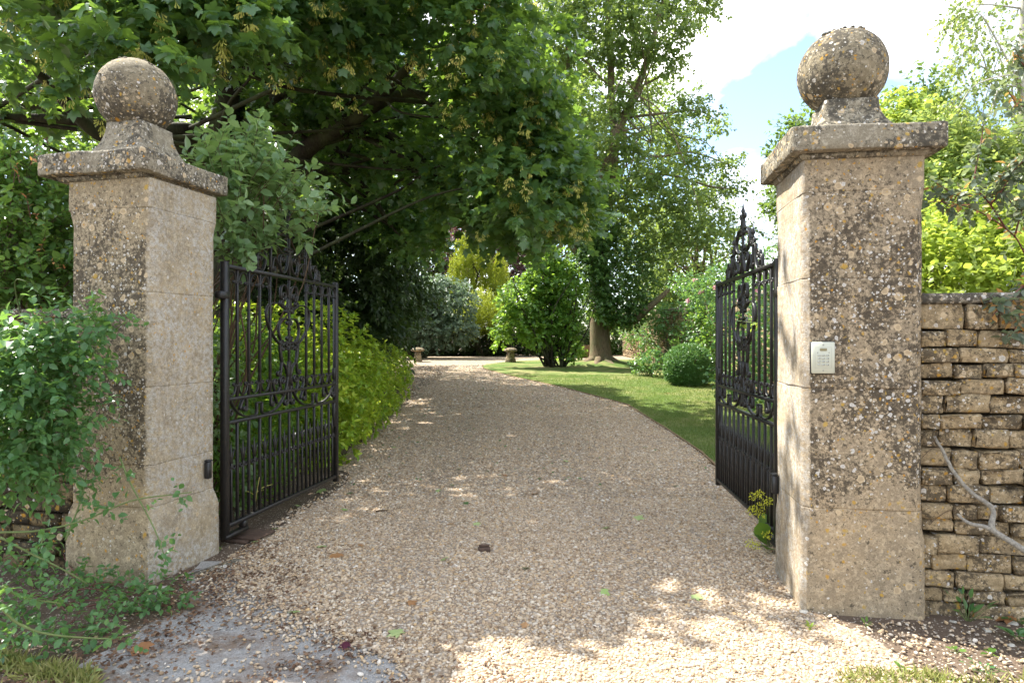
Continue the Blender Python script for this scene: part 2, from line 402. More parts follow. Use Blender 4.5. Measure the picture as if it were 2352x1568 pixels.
def tpl_long(w=.15):
    return np.array([(0, 0, 0), (-w, .4, .05), (-w * .7, .75, 0), (0, 1, -.10), (w * .7, .75, 0), (w, .4, .05)]), [np.array([(0, 3, 2, 1), (0, 5, 4, 3)])]
def tpl_key():
    V = [(0, 0, 0), (-.10, .30, 0), (-.42, .85, .05), (-.16, 1.0, .02), (.10, .30, 0), (.42, .85, -.05), (.16, 1.0, -.02)]
    return np.array(V), [np.array([(0, 3, 2, 1), (0, 4, 5, 6)])]
OV, OVW, DI, MA, LO, KEY = tpl_ovate(), tpl_ovate(.40, .08, -.10), tpl_diamond(), tpl_maple(), tpl_long(), tpl_key()
OVN = tpl_ovate(.21, .06, -.10)

def basis(dirs, nrm):
    y = unit(dirs); x = unit(np.cross(y, nrm)); z = np.cross(x, y)
    return x, y, z

def leaf_mesh(pos, dirs, nrm, size, tpl):
    TV, TF = tpl; n, m = len(pos), len(TV)
    x, y, z = basis(dirs, nrm); s = np.broadcast_to(size, (n,))[:, None, None]
    V = pos[:, None, :] + s * (TV[None, :, 0:1] * x[:, None, :] + TV[None, :, 1:2] * y[:, None, :] + TV[None, :, 2:3] * z[:, None, :])
    o = np.arange(n)[:, None, None] * m
    return V.reshape(-1, 3), [(f[None, :, :] + o).reshape(-1, f.shape[1]) for f in TF]

def twigs(org, d, length, k, size, droop=.25, spread=.75, up=.8, seed=0, whorl=False, jit=.35):
    """leaves along twigs: org, d (n,3); k leaves each. Returns pos, dirs, normals, sizes and twig ends"""
    r = np.random.default_rng(seed); n = len(org); d = unit(d)
    length = np.broadcast_to(length, (n,))
    end = org + d * length[:, None] - np.array([0, 0, 1.0]) * (droop * length)[:, None] * .5
    t = np.linspace(.12, 1.0, k)[None, :] if not whorl else np.full((1, k), .97)
    t = np.clip(t + r.normal(size=(n, k)) * .04, 0, 1)
    P = org[:, None, :] + d[:, None, :] * (length[:, None] * t)[:, :, None]
    P[:, :, 2] -= droop * .5 * length[:, None] * t ** 2
    side = unit(np.cross(d, r.normal(size=(n, 3)))); bi = np.cross(d, side)
    ph = (np.arange(k)[None, :] * 2.4 if not whorl else np.arange(k)[None, :] * 6.283 / k) + r.uniform(0, 6.28, (n, 1)) + r.normal(size=(n, k)) * .3
    rd = np.cos(ph)[:, :, None] * side[:, None, :] + np.sin(ph)[:, :, None] * bi[:, None, :]
    D = d[:, None, :] * (1 - spread * .45) + rd * spread + r.normal(size=(n, k, 3)) * .18
    D[:, :, 2] -= droop
    N = np.array([0, 0, up])[None, None, :] + r.normal(size=(n, k, 3)) * jit + (1 - up) * d[:, None, :]
    S = size * r.uniform(.50, 1.22, (n, k))
    return P.reshape(-1, 3), unit(D.reshape(-1, 3)), N.reshape(-1, 3), S.reshape(-1), end

def stems_mesh(a, b, r0):
    """thin three-sided twigs from a to b"""
    d = unit(b - a); s = unit(np.cross(d, np.array([.3, .2, 1.0]))); t = np.cross(d, s); n = len(a)
    V = np.zeros((n, 6, 3))
    for i in range(3):
        o = math.cos(i * 2.094) * s + math.sin(i * 2.094) * t
        V[:, i] = a + o * r0; V[:, 3 + i] = b + o * r0 * .5
    q = np.array([(0, 1, 4, 3), (1, 2, 5, 4), (2, 0, 3, 5)])
    return V.reshape(-1, 3), [(q[None] + np.arange(n)[:, None, None] * 6).reshape(-1, 4)]

def in_pads(c, r, n, seed=0, shell=.5, flat=1.0):
    """n points in each of the pads (centres c, radii r (m,) or (m,3)); returns points, outward directions"""
    q = np.random.default_rng(seed); m = len(c)
    u = unit(q.normal(size=(m, n, 3))); s = q.uniform(0, 1, (m, n, 1)) ** shell
    r = np.asarray(r, float); r = r[:, None] * np.array([1, 1, flat]) if r.ndim == 1 else r
    return (c[:, None, :] + u * s * r[:, None, :]).reshape(-1, 3), u.reshape(-1, 3)

LEAF_ME = {}
def crown(root, L_, tpl, mat, name='crown', singles=0, leafname='leaf', keep=None):
    """one mesh for the mass of leaves; the `singles` that show largest become parts of their own"""
    pos, dirs, nrm, size = L_[:4]
    base = np.array(root.location)
    if keep is not None:
        pos, dirs, nrm, size = pos[keep], dirs[keep], nrm[keep], size[keep]
    if singles:
        px = pos[:, 0] / pos[:, 1] * F; py = (EYE - pos[:, 2]) / pos[:, 1] * F
        ok = (np.abs(px) < CX) & (np.abs(py) < CY)
        score = np.where(ok, size / pos[:, 1], 0) * (1 + .15 * dirs[:, 2] * 0)
        # nearest in each small cell of the view show; sort by apparent size of those in front
        cell = np.round(px / 14).astype(int) * 1000 + np.round(py / 14).astype(int)
        front = np.zeros(len(pos), bool)
        o = np.argsort(pos[:, 1]); _, first = np.unique(cell[o], return_index=True); front[o[first]] = True
        score = np.where(front, score, score * .01)
        pick = np.argsort(-score)[:singles]
        key = (id(tpl), mat.name)
        if key not in LEAF_ME: LEAF_ME[key] = mesh(leafname, tpl[0], tpl[1], mat)
        me = LEAF_ME[key]
        x, y, z = basis(dirs[pick], nrm[pick])
        for i, k in enumerate(pick):
            s = float(size[k]); p = pos[k] - base
            o = bpy.data.objects.new(leafname, me); COL.objects.link(o); o.parent = root
            o.matrix_basis = Matrix(((x[i][0] * s, y[i][0] * s, z[i][0] * s, p[0]), (x[i][1] * s, y[i][1] * s, z[i][1] * s, p[1]), (x[i][2] * s, y[i][2] * s, z[i][2] * s, p[2]), (0, 0, 0, 1)))
        rest = np.ones(len(pos), bool); rest[pick] = False
        pos, dirs, nrm, size = pos[rest], dirs[rest], nrm[rest], size[rest]
    V, Fs = leaf_mesh(pos, dirs, nrm, size, tpl)
    return part(name, V, Fs, mat, root, world=True, kind='stuff')

def limb_set(lines, n=7):
    return join(*[tube(spline(p, 6), np.interp(np.linspace(0, 1, (len(p) - 1) * 6 + 1), np.linspace(0, 1, len(p)), r), n) for p, r in lines])

# ---------------------------------------------------------------- the ground
def strip(ys, xl, xr, lift, nx=6):
    V, q = [], []
    for y in ys:
        a, b = xl(y), xr(y)
        for i in range(nx + 1): V.append((a + (b - a) * i / nx, y, float(g(y)) + lift))
    for j in range(len(ys) - 1):
        for i in range(nx):
            k = j * (nx + 1) + i; q.append((k, k + 1, k + nx + 2, k + nx + 1))
    return np.array(V), [np.array(q)]

def soil_mat():
    t = NT('dry brown soil'); v = t.coord('Object')
    n = t.noise(v, 7, 6, .7); n2 = t.noise(v, 70, 5, .7)
    d = t.vor(v, 62); cell = t.vor(v, 62, out='Color')
    c = t.mix(n, (.085, .058, .040), (.20, .155, .115)); c = t.mix(t.ramp(n2, (.4, 0), (.7, .7)), c, (.050, .034, .024))
    pk = t.math('MULTIPLY', t.ramp(d, (.25, 1), (.34, 0)), t.ramp(cell, (.52, 0), (.54, 1)))
    c = t.mix(pk, c, t.ramp(cell, (.45, (.30, .20, .11)), (.62, (.48, .43, .36))))
    return t.done(t.bsdf(c, .95, t.bump(t.math('ADD', n2, t.math('MULTIPLY', pk, .8)), .6, .012), spec=.1))

def gravel_mat(ground):
    t = NT('gravel bed' if ground else 'gravel pebble')
    pal = ((0, (.20, .135, .08)), (.16, (.38, .275, .175)), (.34, (.54, .43, .30)), (.52, (.45, .33, .205)), (.66, (.63, .545, .425)), (.80, (.33, .285, .235)), (.90, (.52, .35, .17)), (1, (.68, .63, .55)))
    if ground:
        v = t.coord('Object')
        d = t.vor(v, 42); cell = t.n('ShaderNodeSeparateColor'); t.put(cell.inputs[0], t.vor(v, 42, out='Color'))
        f = cell.outputs[0]
        c = t.ramp(f, *pal); c = t.mix(t.ramp(d, (.25, 0), (.62, .7)), c, (.15, .115, .085))
        big = t.noise(v, .9, 4, .6)
        c = t.mix(t.ramp(big, (.42, 0), (.68, .38)), c, (.24, .19, .145))
        c = t.mix(t.ramp(t.noise(t.coord('Object', (1, .35, 1)), 5, 4, .6), (.5, 0), (.75, .3)), c, (.33, .26, .19))
        h = t.math('SUBTRACT', 1.0, d)
        return t.done(t.bsdf(c, .9, t.bump(h, .8, .014), spec=.2))
    r = t.n('ShaderNodeObjectInfo').outputs['Random']
    c = t.ramp(r, *pal); n = t.noise(t.coord('Object'), 2.4, 3)
    c = t.mix(t.ramp(n, (.4, 0), (.7, .3)), c, (.24, .17, .11))
    return t.done(t.bsdf(c, .75, None, spec=.25))

def asphalt_mat():
    t = NT('worn grey asphalt'); v = t.coord('Object')
    n = t.noise(v, 3, 5, .65); n2 = t.noise(v, 130, 4, .8); d = t.vor(v, 95)
    c = t.mix(n, (.31, .30, .28), (.46, .445, .42)); c = t.mix(t.ramp(n2, (.35, .65), (.6, 0)), c, (.09, .088, .085))
    dirt = t.ramp(t.noise(v, 2.1, 7, .76), (.47, 0), (.62, .9))
    c = t.mix(dirt, c, t.mix(n2, (.10, .065, .042), (.24, .17, .115)))
    return t.done(t.bsdf(c, .9, t.bump(t.math('ADD', n2, t.math('MULTIPLY', d, .6)), .5, .008), spec=.25))

def lawn_mat():
    t = NT('mown lawn'); v = t.coord('Object')
    n = t.noise(v, 1.1, 5, .62); n2 = t.noise(v, 60, 4, .7)
    c = t.mix(n2, (.065, .115, .026), (.115, .168, .042))
    c = t.mix(t.ramp(n, (.42, 0), (.62, .8)), c, (.24, .225, .095))
    worn = t.ramp(t.noise(v, .55, 3, .5), (.56, 0), (.68, .5)); c = t.mix(worn, c, (.27, .235, .12))
    return t.done(t.bsdf(c, .95, t.bump(n2, .6, .03), spec=.1))

M['soil'], M['gravel'], M['pebble'], M['asphalt'], M['lawn'] = soil_mat(), gravel_mat(True), gravel_mat(False), asphalt_mat(), lawn_mat()

ys_g = np.concatenate([np.linspace(-40, 2, 8), np.linspace(2.5, 40, 76), np.array([50, 70, 100, 160, 260, 400])])
V, q = strip(ys_g, lambda y: -200.0, lambda y: 200.0, 0, 40)
setp(obj('ground', mesh('ground', V, q, M['soil'])), kind='structure')

# edges of the drive (right edge = lawn edge), read off the photograph as points on the ground
right_pts = [(2.00, 2.2), (1.98, 3.2), (1.82, 3.7), (1.90, 4.3), (2.5, 5.0), (2.45, 6.8)] + [tuple(gp(x, y)[:2]) for x, y in ((1612, 1042), (1540, 993), (1440, 930), (1290, 890), (1180, 866), (1112, 848), (1106, 841))]
left_pts = [(-2.6, 2.2), (-2.25, 3.2), (-2.15, 4.2), (-2.05, 5.0), (-1.95, 6.2), (-1.85, 7.0), (-1.95, 8.2)] + [tuple(gp(x, y)[:2]) for x, y in ((838, 1040), (905, 960), (932, 900), (928, 862))] + [(-4.9, 27.0), (-7.0, 29)]
rx = lambda y: float(np.interp(y, [p[1] for p in right_pts], [p[0] for p in right_pts]))
lx = lambda y: float(np.interp(y, [p[1] for p in left_pts], [p[0] for p in left_pts]))
Y_END = right_pts[-1][1]
ys_d = np.linspace(2.2, Y_END, 90)
def wob(y, s): return .03 * math.sin(y * 7 + s) + .03 * math.sin(y * 17.3 + 2 * s)
def tarmac_edge(y):            # the gravel thins out over the old tarmac on the left in front
    return float(np.interp(y, [2.2, 3.0, 3.3, 3.55, 3.9, 4.2, 4.6, 4.9], [-.45, -.42, -.60, -1.0, -1.35, -1.75, -2.0, -2.3]))
V1, q1 = strip(ys_d, lambda y: max(lx(y) + wob(y, 1) - (.8 if y > 8 else 0), tarmac_edge(y) + wob(y, 3)), lambda y: rx(y) + wob(y, 2), .010, 10)
ys2 = np.linspace(Y_END, 33, 16)
V2, q2 = strip(ys2, lambda y: lx(y), lambda y: 9.0 if y > Y_END + 1.0 else rx(Y_END), .010, 12)
V, q = join((V1, q1), (V2, q2))
setp(obj('gravel_drive', mesh('gravel_drive', V, q, M['gravel'])), kind='structure')
def verge(y): return float(np.interp(y, [2.2, 3.0, 3.4, 3.9, 4.3, 4.6], [-2.62, -2.30, -2.05, -2.0, -2.12, -2.25]))
V, q = strip(np.linspace(2.2, 4.75, 30), lambda y: verge(y) + wob(y, 5), lambda y: tarmac_edge(y) + .5, .004, 8)
setp(obj('tarmac_road', mesh('tarmac_road', V, q, M['asphalt'])), kind='structure')
wall_x = lambda y: float(np.interp(y, [4.8, 9, 18, 40], [6.9, 6.6, 6.15, 5.6]))
V1, q1 = strip(np.linspace(6.0, Y_END, 60), lambda y: rx(y) + .03, lambda y: min(wall_x(y) - .15, rx(y) + .25 + (y - 5.0) * 1.3), .016, 16)
lp = [(right_pts[-1][0], Y_END)] + [tuple(gp(x, y)[:2]) for x, y in ((1116, 837), (1170, 830.5), (1260, 826.5))]; lbx = lambda y: float(np.interp(y, [p[1] for p in lp], [p[0] for p in lp]))
ysl = np.linspace(Y_END, lp[-1][1], 10)
V2, q2 = strip(ysl, lambda y: lbx(y) + .03, lambda y: wall_x(y) - .15, .016, 16)
V, q = join((V1, q1), (V2, q2))
setp(obj('lawn', mesh('lawn', V, q, M['lawn'])), kind='structure')
# the thin dark board that edges the drive against the lawn
ye = np.linspace(7.6, Y_END - .5, 70)
V, q = strip(ye, lambda y: rx(y) - .012, lambda y: rx(y) + .014, .030, 1)
V2, q2 = strip(ye, lambda y: rx(y) - .012, lambda y: rx(y) - .0119, 0, 1)
n_ = len(ye); Vw = np.concatenate([V[::2], V[::2] - [0, 0, .06]]); i = np.arange(n_ - 1)
setp(obj('lawn_edging', mesh('lawn_edging', *join((V, q), (Vw, [np.stack([i, i + 1, i + 1 + n_, i + n_], 1)])), M['wood'])), 'thin timber edging board between the gravel drive and the lawn', 'edging')

# loose pebbles: real stones over the nearer part of the drive
def pebble_points():
    out = []
    for n, y0, y1, x0, x1, s in ((112000, 2.75, 6.6, -2.7, 3.1, .0066), (64000, 6.4, 13.5, -2.4, 3.6, .0088), (50000, 12.5, 26, -4.2, 2.6, .0125)):
        x = R.uniform(x0, x1, n); y = R.uniform(y0, y1, n)
        l = np.array([lx(v) for v in np.linspace(2.2, 33, 400)]); yy = np.linspace(2.2, 33, 400)
        L_ = np.interp(y, yy, l); R_ = np.interp(y, yy, [rx(v) for v in yy]); T_ = np.interp(y, yy, [tarmac_edge(v) for v in yy])
        left = np.where(y < 4.9, T_, L_)
        nz = vnoise(np.stack([x, y, 0 * x], 1), 2.2, 3)
        e = np.minimum(x - left, R_ - x + .05) + np.where(y < 4.9, .30, .10) * nz
        dens = np.clip(.5 + e * np.where((y < 4.9) & (x < .5), 1.6, 3.5), 0, 1) * (1 - .52 * np.clip(np.exp(-((x - .85) / .28) ** 2) + np.exp(-((x + .75) / .28) ** 2), 0, 1) * (y > 3.6)) * np.where(y < 12.5, 1, np.clip((26 - y) / 9, 0, 1))
        thin = .035 + .10 * np.clip(vnoise(np.stack([x, y, 0 * x], 1), 3.1, 9) * 1.6, 0, 1)        # strays on tarmac and verge
        stray = np.where((y < 5.1) & (x > np.interp(y, yy, [verge(v) for v in yy]) - .35) & (x < left), thin, 0)
        stray_r = np.where((x > R_) & (y < 3.75), .22 * np.clip(1.25 - (x - R_), .15, 1), 0)
        keep = R.uniform(0, 1, n) < np.maximum(np.maximum(dens * (e > -.3), stray), stray_r)
        keep &= ~((x > R_ + .03) & (y > 3.7)) & ~((x < -2.1) & (y > 4.5) & (y < 5.0)) & (np.abs(x) < y * .80 + .1)
        x, y = x[keep], y[keep]
        sz = s * np.exp(R.normal(size=len(x)) * .38) * np.where(R.uniform(size=len(x)) < .02, 1.8, 1)
        sz = np.minimum(sz, s * 2.1); out.append(np.stack([x, y, g(y) + .010 + sz * .15, sz], 1))
    return np.concatenate(out)
PB = pebble_points()
me = bpy.data.meshes.new('loose_pebbles'); me.vertices.add(len(PB)); me.vertices.foreach_set('co', PB[:, :3].astype(np.float32).ravel())
a = me.attributes.new('sz', 'FLOAT', 'POINT'); a.data.foreach_set('value', PB[:, 3].astype(np.float32))
peb = setp(obj('loose_gravel', me), 'loose cream and tan pebbles covering the drive between the gates', 'gravel', kind='stuff')
ng = bpy.data.node_groups.new('pebbles', 'GeometryNodeTree')
ng.interface.new_socket('Geometry', in_out='INPUT', socket_type='NodeSocketGeometry'); ng.interface.new_socket('Geometry', in_out='OUTPUT', socket_type='NodeSocketGeometry')
gi = ng.nodes.new('NodeGroupInput'); go = ng.nodes.new('NodeGroupOutput')
ico = ng.nodes.new('GeometryNodeMeshIcoSphere'); ico.inputs['Radius'].default_value = 1; ico.inputs['Subdivisions'].default_value = 2
sp = ng.nodes.new('GeometryNodeSetPosition'); nz = ng.nodes.new('ShaderNodeTexNoise'); nz.inputs['Scale'].default_value = .9
sub = ng.nodes.new('ShaderNodeVectorMath'); sub.operation = 'SUBTRACT'; sub.inputs[1].default_value = (.5, .5, .5)
scl = ng.nodes.new('ShaderNodeVectorMath'); scl.operation = 'SCALE'; scl.inputs['Scale'].default_value = 1.1
tr = ng.nodes.new('GeometryNodeTransform'); tr.inputs['Scale'].default_value = (1.15, .85, .62)
sm = ng.nodes.new('GeometryNodeSetMaterial'); sm.inputs['Material'].default_value = M['pebble']
ss = ng.nodes.new('GeometryNodeSetShadeSmooth')
iop = ng.nodes.new('GeometryNodeInstanceOnPoints')
rv = ng.nodes.new('FunctionNodeRandomValue'); rv.data_type = 'FLOAT_VECTOR'; rv.inputs[0].default_value = (-.6, -.6, 0); rv.inputs[1].default_value = (.6, .6, 6.28)
na = ng.nodes.new('GeometryNodeInputNamedAttribute'); na.data_type = 'FLOAT'; na.inputs[0].default_value = 'sz'
rs = ng.nodes.new('FunctionNodeRandomValue'); rs.data_type = 'FLOAT_VECTOR'; rs.inputs[0].default_value = (.75, .75, .65); rs.inputs[1].default_value = (1.3, 1.2, 1.2); rs.inputs['Seed'].default_value = 5
mu = ng.nodes.new('ShaderNodeVectorMath'); mu.operation = 'SCALE'
K = ng.links.new
K(ico.outputs['Mesh'], sp.inputs['Geometry']); K(nz.outputs['Color'], sub.inputs[0]); K(sub.outputs[0], scl.inputs[0]); K(scl.outputs[0], sp.inputs['Offset'])
K(sp.outputs[0], tr.inputs['Geometry']); K(tr.outputs[0], ss.inputs[0]); K(ss.outputs[0], sm.inputs['Geometry']); K(sm.outputs[0], iop.inputs['Instance'])
K(gi.outputs[0], iop.inputs['Points']); K(rv.outputs[0], iop.inputs['Rotation'])
K(rs.outputs[0], mu.inputs[0]); K(na.outputs[0], mu.inputs['Scale']); K(mu.outputs[0], iop.inputs['Scale']); K(iop.outputs[0], go.inputs[0])
peb.modifiers.new('pebbles', 'NODES').node_group = ng

# grass blades: the near part of the lawn and the two tufts of verge in front
def blades(name, x, y, h, label, lean=.5, seed=0, lift=.0, mat='grass'):
    r = np.random.default_rng(seed); n = len(x)
    p = np.stack([x, y, g(y) + lift], 1); d = np.stack([r.normal(size=n) * lean, r.normal(size=n) * lean, np.ones(n)], 1)
    nr = r.normal(size=(n, 3)); nr[:, 2] *= .3
    T = (np.array([(-.07, 0, 0), (.07, 0, 0), (0.05, .6, .06), (0, 1, .20)]), [np.array([(0, 1, 2, 3)])])
    V, f = leaf_mesh(p, d, nr, h * r.uniform(.6, 1.2, n), T)
    return setp(obj(name, mesh(name, V, f, M[mat])), label, 'grass', kind='stuff')
yl = np.linspace(5.0, Y_END, 300)
y = R.uniform(0, 1, 120000) ** 1.7 * 15 + 6.1; x = np.interp(y, yl, [rx(v) + .03 for v in yl]) + R.uniform(0, 1, len(y)) ** 1.0 * np.interp(y, yl, [min(wall_x(v) - .2, rx(v) + .25 + (v - 5.0) * 1.3) - rx(v) for v in yl])
blades('lawn_grass', x, y, .045, 'short mown grass of the lawn beside the drive', seed=1, lift=.016)
def tuft(px0, px1, pyf, n, seed):
    r = np.random.default_rng(seed); xs, yy = [], []
    for _ in range(n):
        a = r.uniform(px0, px1); b = pyf(a) + abs(r.normal()) * 22
        p = gp(a, b); xs.append(p[0]); yy.append(p[1])
    return np.array(xs), np.array(yy)
x, y = tuft(-150, 215, lambda a: np.interp(a, [-150, 0, 100, 215], [1490, 1505, 1530, 1556]), 1700, 4)
blades('verge_grass', x, y, .075, 'dry grass at the roadside in front of the left wall', 1.0, 2, mat='dry_grass')
x, y = tuft(1930, 2180, lambda a: np.interp(a, [1930, 2000, 2180], [1556, 1545, 1556]), 650, 5)
x2, y2 = tuft(2180, 2420, lambda a: 1560, 160, 6)
blades('verge_grass', np.concatenate([x, x2]), np.concatenate([y, y2]), .060, 'bright grass at the roadside in front of the right pillar', .9, 3, mat='dry_grass')

# ---------------------------------------------------------------- gate pillars
def loft(rings, rot=0):
    n = len(rings[0]); V = np.concatenate(rings); q = []
    i = np.arange(n); k = (i + 1) % n
    for r in range(len(rings) - 1): q.append(np.stack([r * n + i, r * n + k, (r + 1) * n + k, (r + 1) * n + i], 1))
    return V, [np.concatenate(q), np.arange(n)[::-1][None], (np.arange(n) + (len(rings) - 1) * n)[None]]

def square_ring(a, z, ch=.03, seg=9):
    """outline of a square of half side a with cut corners, as points"""
    P = [(a - ch, -a), (a, -a + ch), (a, a - ch), (a - ch, a), (-a + ch, a), (-a, a - ch), (-a, -a + ch), (-a + ch, -a)]
    out = []
    for i in range(8):
        p, r_ = np.array(P[i]), np.array(P[(i + 1) % 8]); m = 3 if i % 2 == 0 else seg
        for t in np.linspace(0, 1, m, endpoint=False): out.append(np.append(p + (r_ - p) * t, z))
    return np.array(out)

def worn(rings, amt, s, seed, keep_z=False):
    out = []
    for r in rings:
        d = np.stack([vnoise(r, s, seed), vnoise(r, s, seed + 1), 0 * r[:, 0] if keep_z else vnoise(r, s, seed + 2)], 1)
        out.append(r + d * amt)
    return out

def pillar(label, centre, rotz, shaft, cap_h, mat, ball_c, ball_r, plinth_h, flare, seed, joints, cw=.4213, cdx=0.0):
    root = thing('gate_pillar', label, 'gate pillar', (centre[0], centre[1], 0), rotz)
    a = shaft / 2; top = cap_h[0]
    zs = [-.25] + joints + [top]
    for bi in range(len(zs) - 1):
        z0, z1 = zs[bi] + (.0003 if bi else 0), zs[bi + 1] - .0003
        last = bi == len(zs) - 2
        rows = np.unique(np.concatenate([np.linspace(z0, z1, max(4, int((z1 - z0) / .05))), [z0 + .008, z1 - .008]]))
        rings = []
        for z in rows:
            w = a
            if not last: w += .004 * max(0, 1 - (z / .65)) + (flare * min(1, max(0, (plinth_h - z) / .07)) if z < plinth_h else 0)
            e = min(z - z0, z1 - z)
            w -= .0005 * max(0, 1 - e / .008)
            ch = .012 if last else (.045 if z > plinth_h else .03)
            if bi == len(zs) - 3 and z > z1 - .10: ch = .045 - .03 * (z - z1 + .10) / .10
            rg = square_ring(w, z, ch)
            for zj in joints: rg[:, 2] += .008 * max(0, 1 - abs(z - zj) / .07) * vnoise(np.stack([rg[:, 0], rg[:, 1], rg[:, 0] * 0 + zj * 3], 1), 9, 77)
            rings.append(rg)
        rings = worn(rings, .0045, 9, seed + bi * 7, True); rings = worn(rings, .0022, 42, seed + bi * 7 + 3, True)
        V, fs = loft(rings)
        part('stone_block', V, fs, mat, root, True)
    # cap: under-slab and worn main slab
    z = top; mv = np.array([cdx, 0, 0])
    rings = [square_ring(a + .010 + .016 * t, z + .027 * t, .012, 14) for t in (0, .5, 1)]
    V, fs = loft(worn(rings, .008, 8, seed + 50, True)); V = V + mv; part('bed_slab', V, fs, M['cap'], root, True)
    rings = [square_ring(cw - d, z + .036 + h, .014, 16) for d, h in ((.30, -.008), (.006, -.008), (.001, -.003), (0, .03), (.001, .07), (0, .118), (.002, .130), (.008, .135), (.16, .140))]
    V, fs = loft(worn(worn(rings, .007 if cdx == 0 else .011, 6, seed + 60), .004, 30, seed + 61)); V = V + mv; part('cap_slab', V, fs, M['cap'], root, True)
    zc = z + .168; zb = ball_c[2] - ball_r * .90
    rings = []
    for t in np.linspace(0, 1, 9):
        rings.append(square_ring(.152 + .125 * (1 - t) ** 2.3, zc + (zb - zc + .02) * t, .012, 8))
    V, fs = loft(worn(rings, .004, 12, seed + 70)); V = V + mv; nk = part('neck', V, fs, M['cap'], root, True)
    # ball, slightly out of true, with moss cushions on top
    u = np.linspace(0, math.pi, 33)[1:-1]; th = np.linspace(0, 2 * math.pi, 48, endpoint=False)
    S = np.stack([np.sin(u)[:, None] * np.cos(th), np.sin(u)[:, None] * np.sin(th), np.cos(u)[:, None] + 0 * th], -1)
    V = S.reshape(-1, 3); V = np.concatenate([V, [[0, 0, 1.0], [0, 0, -1.0]]])
    rr = ball_r * (1 + .012 * vnoise(V, 3, seed + 80) + .006 * vnoise(V, 16, seed + 81) + .004 * vnoise(V, 40, seed + 82))
    off = np.array([ball_c[0], ball_c[1], ball_c[2]])
    i = np.arange(48); k = (i + 1) % 48; q = np.concatenate([np.stack([r_ * 48 + i, (r_ + 1) * 48 + i, (r_ + 1) * 48 + k, r_ * 48 + k], 1) for r_ in range(30)])
    tri = np.concatenate([np.stack([i * 0 + 31 * 48, i, k], 1), np.stack([30 * 48 + k, 30 * 48 + i, i * 0 + 31 * 48 + 1], 1)])
    b = part('stone_ball', V * rr[:, None] + off, [q, tri], M['ball'], root, True)
    rr_ = np.random.default_rng(seed); ico_ = []
    cush = cbox(-1, 1, -1, 1, -.55, .55, .45)
    for _ in range(60):
        t = abs(rr_.normal()) * .33; p = rr_.uniform(0, 6.28); s = rr_.uniform(.006, .016)
        d = np.array([math.sin(t) * math.cos(p), math.sin(t) * math.sin(p), math.cos(t)])
        ico_.append((cush[0] * s * rr_.uniform(.7, 1.3, 3) + off + d * ball_r * 1.005, cush[1]))
    V, fs = join(*ico_); m = part('moss_cushions', V, fs, M['moss'], b, True, kind='stuff')
    return root

def frame(near, rotz, half, sx):
    """centre of a square whose near corner is given; sx=+1 when the square lies to the right of the corner"""
    c, s = math.cos(rotz), math.sin(rotz)
    return (near[0] + sx * half * c - half * s, near[1] + sx * half * s + half * c)
RR = -rad(8.9); RL = -rad(13.3)
SH = .662
cR = (2.1016, 4.137)
cL = (-2.634, 4.705)
pillar('tall limestone gate pillar with the keypad, thickly crusted with lichen', cR, RR, SH, (2.672, 2.84), M['pillar_right'], (-.01, 0, 3.30), .262, .50, .006, 11, [.62, 1.325, 1.97, 2.48])
pillar('tall limestone gate pillar with rose leaves climbing up it', cL, RL, SH, (2.685, 2.845), M['pillar_left'], (-.085, 0, 3.36), .268, .47, .020, 23, [.50, .78, 1.30, 1.93, 2.49], .4268, -.055)

def on(centre, rotz, x, y, z=0):
    c, s = math.cos(rotz), math.sin(rotz); return (centre[0] + x * c - y * s, centre[1] + x * s + y * c, z)

# keypad on the front of the right pillar
kx = -.228
kp = thing('entry_keypad', 'cream plastic keypad with small buttons set into the lichened pillar front', 'keypad', on(cR, RR, kx, -SH / 2 - .004, 1.505), RR)
W, H = .064, .092
part('back_box', *cbox(-W - .004, W + .004, -.010, .006, -H - .005, H + .004, .003), M['black'], kp)
part('face_plate', *cbox(-W, W, -.022, -.010, -H, H, .004), M['plastic'], kp)
fr = [box(-.046, .046, -.0228, -.0218, .0605, .0613), box(-.046, .046, -.0228, -.0218, -.0605, -.0597), box(-.046, -.0452, -.0228, -.0218, -.0597, .0605), box(.0452, .046, -.0228, -.0218, -.0597, .0605)]
part('panel_line', *join(*fr), M['plastic_line'], kp)
part('display_window', *cbox(-.019, .019, -.0255, -.0215, .040, .056, .001), M['window'], kp)
for sx in (-.031, .031): part('indicator', *tube([(sx, -.020, .030), (sx, -.0236, .030)], .0026, 8), M['black'], kp)
for sz in (.075, -.075): part('screw', *tube([(0, -.020, sz), (0, -.0236, sz)], .0045, 10), M['screw'], kp)
for r_ in range(4):
    for c_ in range(3):
        x0, z0 = -.0235 + c_ * .0235, .0145 - r_ * .0185
        key = part('key', *cbox(x0 - .0085, x0 + .0085, -.0252, -.0215, z0 - .0062, z0 + .0062, .0012), M['key'], kp)
        td = bpy.data.curves.new('digit', 'FONT'); td.body = '123456789*0#'[r_ * 3 + c_]; td.size = .011; td.align_x = 'CENTER'; td.align_y = 'CENTER'; td.extrude = .0002
        td.materials.append(M['ink'])
        tmp = bpy.data.objects.new('digit', td); COL.objects.link(tmp); bpy.context.view_layer.update()
        tm = bpy.data.meshes.new_from_object(tmp.evaluated_get(bpy.context.evaluated_depsgraph_get())); bpy.data.objects.remove(tmp)
        to = bpy.data.objects.new('digit', tm); COL.objects.link(to); to.parent = key
        to.location = (x0 + .003, -.0256, z0); to.rotation_euler = (rad(90), 0, 0)

